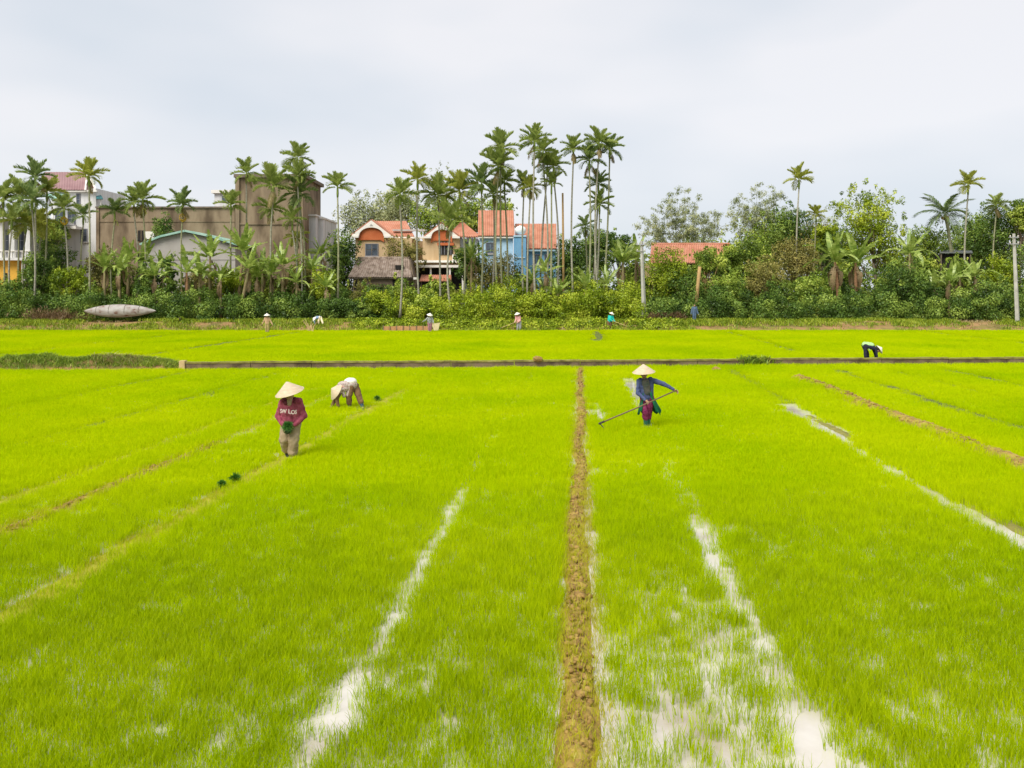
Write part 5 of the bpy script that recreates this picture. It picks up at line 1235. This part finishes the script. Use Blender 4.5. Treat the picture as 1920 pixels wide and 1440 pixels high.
M['check'] = cloth('grey_check', (.10, .11, .11), (.45, .46, .45), 16); M['mauve_cloth'] = cloth('mauve_trousers', (.27, .13, .16)); M['rose'] = cloth('rose_jacket', (.58, .25, .25), (.70, .42, .40)); M['grey_cloth'] = cloth('grey_trousers', (.30, .30, .31)); M['turquoise'] = cloth('turquoise_jacket', (.01, .42, .36), (.03, .52, .46)); M['blue_cloth'] = cloth('blue_grey_clothes', (.08, .12, .19)); M['cream_cloth'] = cloth('cream_clothes', (.74, .62, .42)); M['denim'] = cloth('light_blue_cloth', (.22, .30, .42))
tex = bpy.data.textures.new('folds', 'CLOUDS'); tex.noise_scale = .09
def union(name, q, mat, parent, voxel, smooth=4, fold=0.0):
    """overlapping rounded shapes fused into one continuous skin"""
    off = origin_of(parent); me = new_mesh(name, [v - off for v in q.v], q.f); o = link(name, me, mat, parent)
    r_ = o.modifiers.new('fuse', 'REMESH'); r_.mode = 'VOXEL'; r_.voxel_size = voxel; r_.use_smooth_shade = True
    s_ = o.modifiers.new('soften', 'SMOOTH'); s_.factor = .5; s_.iterations = smooth
    if fold:
        d_ = o.modifiers.new('folds', 'DISPLACE'); d_.texture = tex; d_.texture_coords = 'LOCAL'; d_.strength = fold; d_.mid_level = .5
    return o
def hand(q, wrist, d, side_v, curl=.9, s=1.0, thumb=1):
    """palm, four bent fingers of different lengths and a thumb leaving the palm's side"""
    d = Vector(d).normalized(); side_v = Vector(side_v); side_v = (side_v - d * side_v.dot(d)).normalized(); nrm = d.cross(side_v).normalized()
    w = Vector(wrist)
    for k in (-1, 0, 1): q.capsule(w, w + d * .075 * s + side_v * .024 * k * s, .017 * s, .014 * s, 8, 3)
    for k, L in zip((-1.5, -.5, .5, 1.5), (.030, .034, .032, .025)):
        p = w + d * .08 * s + side_v * .019 * k * s; dd = d.copy(); a_ = curl * .45
        for j in range(3):
            dd = (dd * math.cos(a_) + nrm * math.sin(a_)).normalized(); nrm2 = dd.cross(side_v).normalized() * -1
            e_ = p + dd * L * (1 - .18 * j) * s; q.capsule(p, e_, .0095 * s, .0082 * s, 7, 3); p = e_; a_ = curl * .6
    p = w + d * .02 * s + side_v * .026 * thumb * s; dd = (d * .6 + side_v * .65 * thumb + nrm * .3).normalized()
    for L in (.034, .028):
        e_ = p + dd * L * s; q.capsule(p, e_, .0105 * s, .009 * s, 7, 3); p = e_; dd = (dd + d * .5 + nrm * .35).normalized()
def cone_hat(parent, c, axis, rad=.285, h=.19, mat='hat', name='conical_hat', base_off=0.0):
    """woven cone hat: shell with ring ribs and a chin band; c: centre of the brim"""
    axis = Vector(axis).normalized(); rot = axis.to_track_quat('Z', 'Y').to_matrix(); c = Vector(c); off = origin_of(parent); vs = []; fs = []; n = 28
    prof = [(.001, h), (.035, h - .017), (rad * .5, h * .5 + .004), (rad * .985, .008), (rad, 0), (rad * .985, -.004), (rad * .5, h * .5 - .012), (.001, h - .012)]
    for (r_, z_) in prof:
        for k in range(n): a_ = 2*math.pi*k/n; vs.append(c + rot @ Vector((r_*math.cos(a_), r_*math.sin(a_), z_)))
    for i in range(len(prof)-1):
        for k in range(n): fs.append((i*n+k, i*n+(k+1) % n, (i+1)*n+(k+1) % n, (i+1)*n+k))
    o = MB().add(vs, fs).build(name, M[mat], parent, True)
    ring = MB()
    for f in (.25, .5, .75, 1.0):
        pts = [c + rot @ Vector((rad*f*math.cos(2*math.pi*k/24), rad*f*math.sin(2*math.pi*k/24), h*(1-f) + .003)) for k in range(25)]; ring.tube(pts, .004, 4, False)
    ring.build('hat_ribs', M['board'], o)
    return o
def person(loc, label, J, col, voxel=.009, hat=None, group=None, big=1.0, loose=1.0, face=True, near=True, extra=None, curl=.9, cuff=.82, baggy=1.0):
    """J: joint -> local point (x across the picture, y away from the camera, z up)"""
    loc = Vector(loc); rt = root('person', loc, label, 'person', group); W = {k: loc + Vector(v) for k, v in J.items()}
    look = Vector(J.get('look', (0, -1, -.25))).normalized(); side = look.cross(Vector((0, 0, 1))).normalized(); hup = side.cross(look).normalized()
    rot = Matrix((side, look, hup)).transposed()
    q = MB(); hd = W['head']
    q.ball(hd, (.073, .09, .105), 16, 10, rot); q.ball(hd + look * .022 - hup * .052, (.055, .062, .06), 12, 8, rot)          # skull, jaw
    q.capsule(hd + look * .088 + hup * .012, hd + look * .104 - hup * .022, .010, .014, 8, 3)                               # nose
    for s in (-1, 1): q.ball(hd + side * .075 * s - hup * .008, (.014, .022, .032), 8, 6, rot); q.ball(hd + look * .07 + side * .03 * s - hup * .02, (.026, .022, .022), 8, 6, rot)
    q.capsule(W['neck'] - hup * .02, hd - hup * .03, .05, .048); q.capsule(W['chest'], W['neck'], .09, .055); q.capsule(W['pelvis'], W['chest'], .10, .11)
    for s in ('l', 'r'):
        q.capsule(W['chest'].lerp(W['neck'], .6), W['sh_' + s], .05, .05); q.capsule(W['sh_' + s], W['el_' + s], .045, .036); q.capsule(W['el_' + s], W['ha_' + s], .036, .024)
        d = (W['ha_' + s] - W['el_' + s]).normalized(); hand(q, W['ha_' + s], d, J.get('palm_' + s, (0, -1, .2)), curl, 1.0, 1 if s == 'l' else -1)
        q.capsule(W['pelvis'], W['hip_' + s], .09, .085); q.capsule(W['hip_' + s], W['kn_' + s], .078, .055); q.capsule(W['kn_' + s], W['an_' + s], .052, .035)
        q.capsule(W['an_' + s], W['an_' + s] + Vector(J.get('toe_' + s, (0, -.15, -.05))), .035, .03)
    union('body', q, M[col['skin']] if 'skin' in col else M['skin'], rt, voxel, 2)
    if face:
        for s in (-1, 1): MB().ball(hd + look * .084 + side * .03 * s + hup * .012, .010, 8, 6).build('eye', M['eye'], rt, True)
        MB().ball(hd + look * .082 - hup * .052, (.02, .008, .007), 8, 6, rot).build('lips', M['lip'], rt, True)
    h_ = MB().ball(hd - look * .022 + hup * .018, (.083, .092, .105), 14, 9, rot); h_.capsule(hd - look * .07 - hup * .03, W['neck'] - look * .05, .05, .04); union('hair', h_, M['hair'], rt, voxel * 1.3, 2)
    L = loose; q = MB(); up_ = (W['neck'] - W['pelvis']).normalized(); shv = (W['sh_r'] - W['sh_l']); shd = shv.normalized()
    hipd = (W['hip_r'] - W['hip_l']).normalized()
    for s, sg in (('l', -1), ('r', 1)):
        q.capsule(W['sh_' + s] - shd * sg * .03, W['hip_' + s].lerp(W['pelvis'], .15) + up_ * .02, .088 * L, .105 * L); q.capsule(W['sh_' + s], W['el_' + s], .066 * L, .056 * L); q.capsule(W['el_' + s], W['el_' + s].lerp(W['ha_' + s], .90), .055 * L, .042 * L)
        q.capsule(W['chest'], W['sh_' + s], .10 * L, .072 * L)
    q.capsule(W['pelvis'] - up_ * .01, W['chest'], .125 * L, .13 * L); q.capsule(W['chest'], W['neck'] - up_ * .02, .12 * L, .065)
    shirt = union('shirt', q, M[col['shirt']], rt, voxel * 1.2, 5, .034 if near else 0)
    q = MB(); L = loose * baggy
    for s in ('l', 'r'):
        q.capsule(W['pelvis'], W['hip_' + s], .105 * loose, .105 * loose); q.capsule(W['hip_' + s] - up_ * .03, W['kn_' + s], .105 * loose, .085 * L); q.capsule(W['kn_' + s], W['kn_' + s].lerp(W['an_' + s], cuff), .084 * L, .078 * L)
    q.capsule(W['pelvis'] - up_ * .02, W['pelvis'] + up_ * .03, .112 * loose, .10 * loose)
    union('trousers', q, M[col['trousers']], rt, voxel * 1.2, 5, .034 if near else 0)
    for s in ('l', 'r'):
        q = MB(); q.capsule(W['kn_' + s].lerp(W['an_' + s], min(.55, cuff - .12)), W['an_' + s], .066, .052); q.capsule(W['an_' + s] - Vector((0, 0, .03)), W['an_' + s] + Vector(J.get('toe_' + s, (0, -.15, -.05))), .05, .042)
        union('boot', q, M[col.get('boot_' + s, col.get('boot', 'black_boot'))], rt, voxel * 1.2, 3)
    if hat:
        hh = cone_hat(rt, loc + Vector(hat[0]), hat[1], *(hat[2:4] if len(hat) > 3 else ()), mat=hat[4] if len(hat) > 4 else 'hat')
        st_ = MB()
        for s in (-1, 1): st_.tube([hd + side * .085 * s + hup * .10, hd + side * .082 * s - hup * .04, hd + look * .03 - hup * .12], .006, 5)
        st_.build('chin_strap', M['pink_cloth'] if near else M['white_cloth'], rt)
    return rt, W, shirt
GRP = 'field workers in the rice field'
# -- worker in the maroon sweater
pA = GP(546, 860, 0); pA.z = -.03
JA = dict(pelvis=(0, 0, .80), chest=(0, -.03, 1.10), neck=(0, -.07, 1.27), head=(0, -.14, 1.37), look=(.05, -1, -.55), sh_l=(-.17, -.03, 1.21), sh_r=(.17, -.03, 1.22), el_l=(-.275, -.02, .92), el_r=(.28, -.02, .92),
          ha_l=(-.10, -.20, .74), ha_r=(.09, -.20, .74), palm_l=(0, -.4, 1), palm_r=(0, -.4, 1), hip_l=(-.09, 0, .79), hip_r=(.09, 0, .79), kn_l=(-.125, -.06, .44), kn_r=(.075, -.10, .43), an_l=(-.12, .14, .13), an_r=(.04, -.06, .08), toe_l=(.06, -.10, -.09))
rt, W, shirt = person(pA, 'worker in maroon sweater and conical hat holding green seedlings', JA, dict(shirt='maroon', trousers='khaki', boot_l='black_boot', boot_r='grey_boot'), .008, hat=((.005, -.135, 1.43), (-.24, -.22, 1), .30, .235), group=GRP, loose=1.12, baggy=1.16, cuff=.7)
q = MB(); q.capsule(W['neck'] + Vector((0, -.06, .0)), W['chest'] + Vector((0, -.115, .09)), .055, .045); union('scarf', q, M['khaki'], rt, .011, 3, .01)
fc = bpy.data.curves.new('lettering', 'FONT'); fc.body = 'SW LOS'; fc.size = .115; fc.extrude = .004; fc.align_x = 'CENTER'; fc.offset = .003
fo = bpy.data.objects.new('tmp_text', fc); COL.objects.link(fo); dg = bpy.context.evaluated_depsgraph_get(); tm = bpy.data.meshes.new_from_object(fo.evaluated_get(dg)); bpy.data.objects.remove(fo)
off = Vector((W['chest'].x - pA.x, -.03, 1.015))
for v in tm.vertices:
    x_, y_, z_ = v.co; a_ = x_ / .20; v.co = off + Vector((.20 * math.sin(a_), -.217 + .075 * (1 - math.cos(a_)) - z_, y_ - .02 * (x_ > .05)))
tm.materials.clear(); tm.materials.append(M['pale_print']); to = link('lettering', tm, None, shirt)
q = MB()
for k in range(9):
    a_ = R_(-20) + R_(220) * k / 8; b_ = R_(-20) + R_(220) * (k + 1) / 8
    q.capsule(W['neck'] + Vector((.115 * math.cos(a_), .02 + .10 * math.sin(a_), -.035 + .04 * math.sin(a_))), W['neck'] + Vector((.115 * math.cos(b_), .02 + .10 * math.sin(b_), -.035 + .04 * math.sin(b_))), .05, .05, 10, 3)
union('hood', q, M['maroon_dark'], rt, .011, 4, .012)
c_ = pA + Vector((-.005, -.25, .74))
sb = root('seedling_bundle', c_ - Vector((0, 0, .14)), 'round green seedling bundle held by the maroon sweater worker', 'seedlings')
M['bundle'] = leaf_mat('bundle_leaf', [(.0, (.03, .12, .02)), (.5, (.06, .21, .03)), (1.0, (.14, .34, .06))])
def seedling_ball(rt_, c, rad, n, seed, off, mat='bundle'):
    r = np.random.default_rng(seed); d = unit(r.normal(size=(n, 3)) * np.array([1, .9, 1]) + np.array([0, -.35, .35])); L = rad * r.uniform(.7, 1.15, n)[:, None]; s = unit(np.cross(d, r.normal(size=(n, 3)))) * .005
    b = np.array(c) - np.array(off) + d * .02; V = np.stack([b - s, b + s, b + d * L * .7 + s * .8, b + d * L * .7 - s * .8, b + d * L - np.array([0, 0, .15]) * L], 1).reshape(-1, 3); k = np.arange(n)[:, None] * 5
    F_ = np.concatenate([k + np.array([[0, 1, 2]]), k + np.array([[0, 2, 3]]), k + np.array([[3, 2, 4]])]); link('leaves', np_mesh('leaves', V, F_, False, np.repeat(r.uniform(0, 1, n), 5)), M[mat], rt_)
seedling_ball(sb, c_, .125, 420, 1, c_ - Vector((0, 0, .14)))
union('root_ball', MB().ball(c_ + Vector((-.01, .01, -.09)), (.085, .07, .07), 12, 8), M['black_boot'], sb, .012, 2)
# -- worker with the long hoe
pC = GP(1213, 804, 0); pC.z = -.03
JC = dict(pelvis=(0, 0, .84), chest=(-.04, -.03, 1.14), neck=(-.075, -.06, 1.32), head=(-.09, -.10, 1.43), look=(-.25, -1, -.45), sh_l=(-.20, -.02, 1.24), sh_r=(.11, -.02, 1.27), el_l=(-.25, -.08, .95), el_r=(.42, -.10, 1.17),
          ha_l=(-.07, -.25, .78), ha_r=(.66, -.15, 1.04), palm_l=(.3, -.3, 1), palm_r=(.2, -.5, 1), hip_l=(-.08, 0, .82), hip_r=(.08, 0, .82), kn_l=(-.06, -.08, .46), kn_r=(.05, .0, .46), an_l=(-.02, -.02, .09), an_r=(.04, .06, .10))
rt, W, shirt = person(pC, 'worker in blue jacket and conical hat pushing a long hoe', JC, dict(shirt='navy', trousers='magenta', boot='green_boot'), .008, hat=((-.095, -.10, 1.475), (-.08, -.12, 1), .285, .21), group=GRP, loose=1.0, curl=1.3, cuff=.4)
q = MB(); q.capsule(W['chest'] + Vector((-.01, -.055, .08)), W['pelvis'] + Vector((0, -.055, .12)), .105, .105); union('vest', q, M['vest'], rt, .011, 4, .015)
vs = []; fs = []; n = 30
for i, (z_, rx_, ry_, sx) in enumerate([(1.0, .135, .15, -.01), (.88, .15, .165, .0), (.74, .19, .18, .02), (.60, .235, .20, .04), (.44, .29, .22, .065)]):
    for k in range(n):
        a_ = R_(46) + R_(286) * k / (n - 1); fold = 1 + .07 * math.sin(k * 1.5) * (i / 4); edge = .06 * (i / 4) * math.sin(k * .9 + 1)
        vs.append(pC + Vector((sx + rx_ * fold * math.sin(a_ + math.pi), ry_ * fold * math.cos(a_ + math.pi) * -1 * -1, z_ + edge)))
for i in range(4):
    for k in range(n - 1): fs.append((i*n+k, i*n+k+1, (i+1)*n+k+1, (i+1)*n+k))
ap = MB().add(vs, fs).build('apron', M['green_cloth'], rt, True); md = ap.modifiers.new('thickness', 'SOLIDIFY'); md.thickness = .008
hA, hB = pC + Vector((.715, -.20, 1.036)), pC + Vector((-1.25, -.56, .255)); ho = root('hoe', hB * 1.0, 'long handled hoe held by the worker in blue', 'hoe')
M['wood_handle'] = plain('worn_wood', (.17, .115, .06), .6); M['dark_iron'] = plain('dark_iron', (.04, .035, .03), .5)
MB().tube([hA, hA.lerp(hB, .5) + Vector((0, 0, -.015)), hB], [.017, .018, .019], 8).build('handle', M['wood_handle'], ho, True)
MB().tube([hB + (hA - hB).normalized() * .12, hB - (hA - hB).normalized() * .03], .027, 8).build('ferrule', M['dark_iron'], ho)
MB().tube([hB, hB + Vector((.05, -.01, -.06)), hB + Vector((.10, -.02, -.12))], .013, 6).build('neck', M['dark_iron'], ho)
b0 = hB + Vector((.10, -.02, -.12)); MB().slab([b0 + Vector((-.03, -.07, .03)), b0 + Vector((-.03, .07, .03)), b0 + Vector((.06, .085, -.07)), b0 + Vector((.06, -.085, -.07))], .008).build('blade', M['dark_iron'], ho)
# -- bent worker in beige
pB = GP(656, 766, 0); pB.z = -.03
JB = dict(pelvis=(.06, 0, .70), chest=(-.19, -.10, .68), neck=(-.31, -.16, .58), head=(-.38, -.20, .52), look=(-.55, -.35, -.8), sh_l=(-.22, -.26, .62), sh_r=(-.26, .06, .60), el_l=(-.33, -.30, .36), el_r=(-.42, .02, .34),
          ha_l=(-.28, -.30, .13), ha_r=(-.52, -.02, .12), palm_l=(1, 0, 0), palm_r=(1, 0, 0), hip_l=(.03, -.09, .68), hip_r=(.12, .06, .68), kn_l=(-.01, -.12, .38), kn_r=(.28, -.06, .40), an_l=(.02, -.10, .10), an_r=(.41, -.20, .10), toe_l=(-.12, -.06, -.06), toe_r=(.06, -.13, -.07))
rt, W, shirt = person(pB, 'bent over worker in beige print shirt with white waist cloth', JB, dict(shirt='beige_print', trousers='brown_cloth', boot_l='dark_green_boot', boot_r='blue_boot'), .009, hat=((-.355, -.19, .555), (-.62, -.35, .42), .27, .19), group=GRP, loose=1.08, cuff=.55)
q = MB(); q.capsule(W['pelvis'] + Vector((0, -.01, .03)), W['chest'] + Vector((0, -.01, .02)), .165, .165); q.capsule(W['pelvis'] + Vector((-.06, -.10, -.02)), W['pelvis'] + Vector((-.09, -.15, -.26)), .10, .06); q.capsule(W['chest'], W['neck'], .14, .075); q.capsule(W['chest'] + Vector((-.02, -.08, -.02)), W['chest'] + Vector((.06, -.12, -.25)), .07, .05); union('blouse', q, M['beige_print'], rt, .011, 4, .02)
q = MB()
for s in ('l', 'r'): q = MB(); q.capsule(W['sh_' + s].lerp(W['el_' + s], .45), W['el_' + s], .078, .066); q.capsule(W['el_' + s], W['el_' + s].lerp(W['ha_' + s], .92), .064, .05); union('sleeve', q, M['brown_cloth'], rt, .011, 4, .015)
q = MB(); q.ball(W['pelvis'] + Vector((-.04, 0, .13)), (.19, .17, .12), 14, 9); union('waist_cloth', q, M['white_cloth'], rt, .012, 4, .02)
q = MB(); q.capsule(W['chest'] + Vector((.02, -.12, .02)), W['pelvis'] + Vector((-.08, -.14, -.06)), .06, .07); q.capsule(W['pelvis'] + Vector((-.06, -.13, .0)), W['pelvis'] + Vector((-.02, -.13, -.22)), .075, .05); union('hanging_cloth', q, M['pink_cloth'], rt, .012, 4, .02)
# -- bent worker in the lime vest behind the wall
pD = Vector(((1623 - 960) / FPX * 42.6, 42.6, -.03))
JD = dict(pelvis=(0, 0, .78), chest=(.30, -.05, .74), neck=(.46, -.08, .62), head=(.58, -.10, .56), look=(.6, -.2, -.8), sh_l=(.40, -.22, .66), sh_r=(.40, .12, .66), el_l=(.44, -.24, .40), el_r=(.50, .10, .40), ha_l=(.48, -.26, .16), ha_r=(.52, .06, .14),
          palm_l=(1, 0, 0), palm_r=(1, 0, 0), hip_l=(-.02, -.10, .76), hip_r=(-.02, .10, .76), kn_l=(-.06, -.12, .42), kn_r=(.12, .10, .42), an_l=(-.02, -.12, .09), an_r=(.16, .10, .09), toe_l=(.15, 0, -.06), toe_r=(.15, 0, -.06))
rt, W, shirt = person(pD, 'bent worker in lime green vest behind the low wall', JD, dict(shirt='black_cloth', trousers='black_cloth', boot='black_boot'), .012, hat=((.62, -.11, .60), (.75, -.1, .5), .25, .18, 'hat_white'), group=GRP, loose=1.05)
q = MB(); q.capsule(W['pelvis'] + Vector((-.03, 0, .06)), W['chest'] + Vector((-.04, 0, .06)), .145, .145); q.capsule(W['pelvis'] + Vector((.05, -.13, .03)), W['pelvis'] + Vector((.14, -.16, -.22)), .045, .03); union('vest', q, M['lime_cloth'], rt, .014, 4, .02)
# -- far workers
def stand(lean=0.0, tw=0.0, al=(-.28, -.02, .85), ar=(.28, -.02, .85), hl=(-.32, -.10, .65), hr=(.32, -.10, .65), dirx=0.0, stride=.1):
    return dict(pelvis=(0, 0, .84), chest=(lean * .5, -.02, 1.14), neck=(lean, -.04, 1.32), head=(lean * 1.3, -.07, 1.43), look=(dirx, -1 if abs(dirx) < .8 else -.3, -.3), sh_l=(lean * .9 - .17, -.02, 1.25), sh_r=(lean * .9 + .17, -.02, 1.25), el_l=al, el_r=ar, ha_l=hl, ha_r=hr,
                hip_l=(-.09, 0, .83), hip_r=(.09, 0, .83), kn_l=(-.10 - stride * .4, -.05, .45), kn_r=(.10 + stride * .4, .02, .45), an_l=(-.09 - stride, 0, .09), an_r=(.09 + stride, .03, .09))
pE = GP(501, 625, 0); person(pE, 'far worker in olive clothes and pale hat walking by the bank', stand(.0, al=(-.30, -.02, .95), ar=(.32, -.02, .95), hl=(-.40, -.1, .72), hr=(.46, -.1, .70), stride=-.02), dict(shirt='tan_cloth', trousers='olive_cloth', boot='brown_cloth'), .016, hat=((0, -.07, 1.48), (0, -.15, 1), .25, .17, 'hat_white'), group=GRP, near=False)
pF = P(598, 606, 75.6); pF.z = float(bank_z(np.array([pF.x]), np.array([75.6]))[0])
JF = {k: v for k, v in JB.items()}
person(pF, 'far worker in cream clothes stooping on the bank', JF, dict(shirt='denim', trousers='cream_cloth', boot='brown_cloth'), .016, hat=((-.36, -.19, .56), (-.62, -.35, .42), .24, .17, 'hat_white'), group=GRP, near=False)
pG = GP(806, 624, 0); person(pG, 'far worker in grey checked shirt beside the mat fence', stand(.0, al=(-.36, -.05, 1.06), ar=(.28, -.08, .98), hl=(-.60, -.12, .92), hr=(.30, -.25, .80), stride=-.05), dict(shirt='check', trousers='mauve_cloth', boot='black_boot'), .016, hat=((0, -.07, 1.48), (.2, -.3, 1), .25, .18, 'hat_white'), group=GRP, near=False, loose=1.1)
pH = GP(973, 621, 0); person(pH, 'far worker in rose pink jacket holding a pole', stand(-.10, dirx=-1.0, al=(-.26, -.10, .98), ar=(.10, -.15, .92), hl=(-.38, -.2, .76), hr=(-.20, -.22, .72), stride=.02), dict(shirt='rose', trousers='grey_cloth', boot='black_boot'), .016, hat=((-.15, -.08, 1.48), (-.25, -.2, 1), .25, .17, 'hat_white'), group=GRP, near=False, loose=1.2)
tl = root('work_pole', pH + Vector((-.9, -.24, .3)), 'thin pale pole held by the rose pink worker', 'pole'); MB().tube([pH + Vector((-.12, -.24, .86)), pH + Vector((-1.5, -.26, .32))], .022, 6).build('shaft', M['post_tan'], tl); MB().tube([pH + Vector((-1.5, -.26, .32)), pH + Vector((-1.62, -.26, .2))], .035, 6).build('tip', M['dark_iron'], tl)
pI = GP(1143, 620, 0); person(pI, 'far worker in turquoise jacket bending over a pole', stand(.12, dirx=1.0, al=(.02, -.16, .98), ar=(.32, -.06, 1.0), hl=(.24, -.24, .82), hr=(.46, -.15, .78), stride=.02), dict(shirt='turquoise', trousers='brown_cloth', boot='black_boot'), .016, hat=((.17, -.08, 1.48), (.3, -.1, 1), .24, .17, 'hat_white'), group=GRP, near=False, loose=1.25)
tl = root('work_pole', pI + Vector((1.0, -.22, .5)), 'thin pole slanting away from the turquoise worker', 'pole'); MB().tube([pI + Vector((.10, -.22, .92)), pI + Vector((1.55, -.26, .38))], .022, 6).build('shaft', M['post_tan'], tl); MB().tube([pI + Vector((1.55, -.26, .38)), pI + Vector((1.65, -.26, .28))], .035, 6).build('tip', M['dark_iron'], tl)
pJ = P(1302, 596, 77.0); pJ.z = GROUND - .02; person(pJ, 'person in dark blue grey standing by the cut trunk', stand(.0, stride=-.03), dict(shirt='blue_cloth', trousers='blue_cloth', boot='black_boot'), .016, group=None, near=False, loose=1.1)

# ------------------------------------------------------------------ seedling bundles left in the field
M['bundle_dark'] = leaf_mat('bundle_leaf_dark', [(.0, (.03, .11, .015)), (.5, (.06, .18, .02)), (1.0, (.13, .28, .04))])
for i, (x, y, rad, lb) in enumerate([(441, 905, .125, 'dark green seedling bundle dropped on the pale path'), (416, 915, .075, 'smaller flattened seedling clump beside the dropped bundle'), (707, 750, .11, 'seedling bundle lying beyond the bent beige worker')]):
    p = GP(x, y + 3, 0); p.z = .10; b_ = root('seedling_bundle', p - Vector((0, 0, .1)), lb, 'seedlings'); seedling_ball(b_, p, rad, 260, 20 + i, p - Vector((0, 0, .1)), 'bundle_dark'); MB().ball(p - Vector((0, 0, .03)), (rad * .35, rad * .35, rad * .25), 8, 6).build('root_ball', M['olive_cloth'], b_, True)
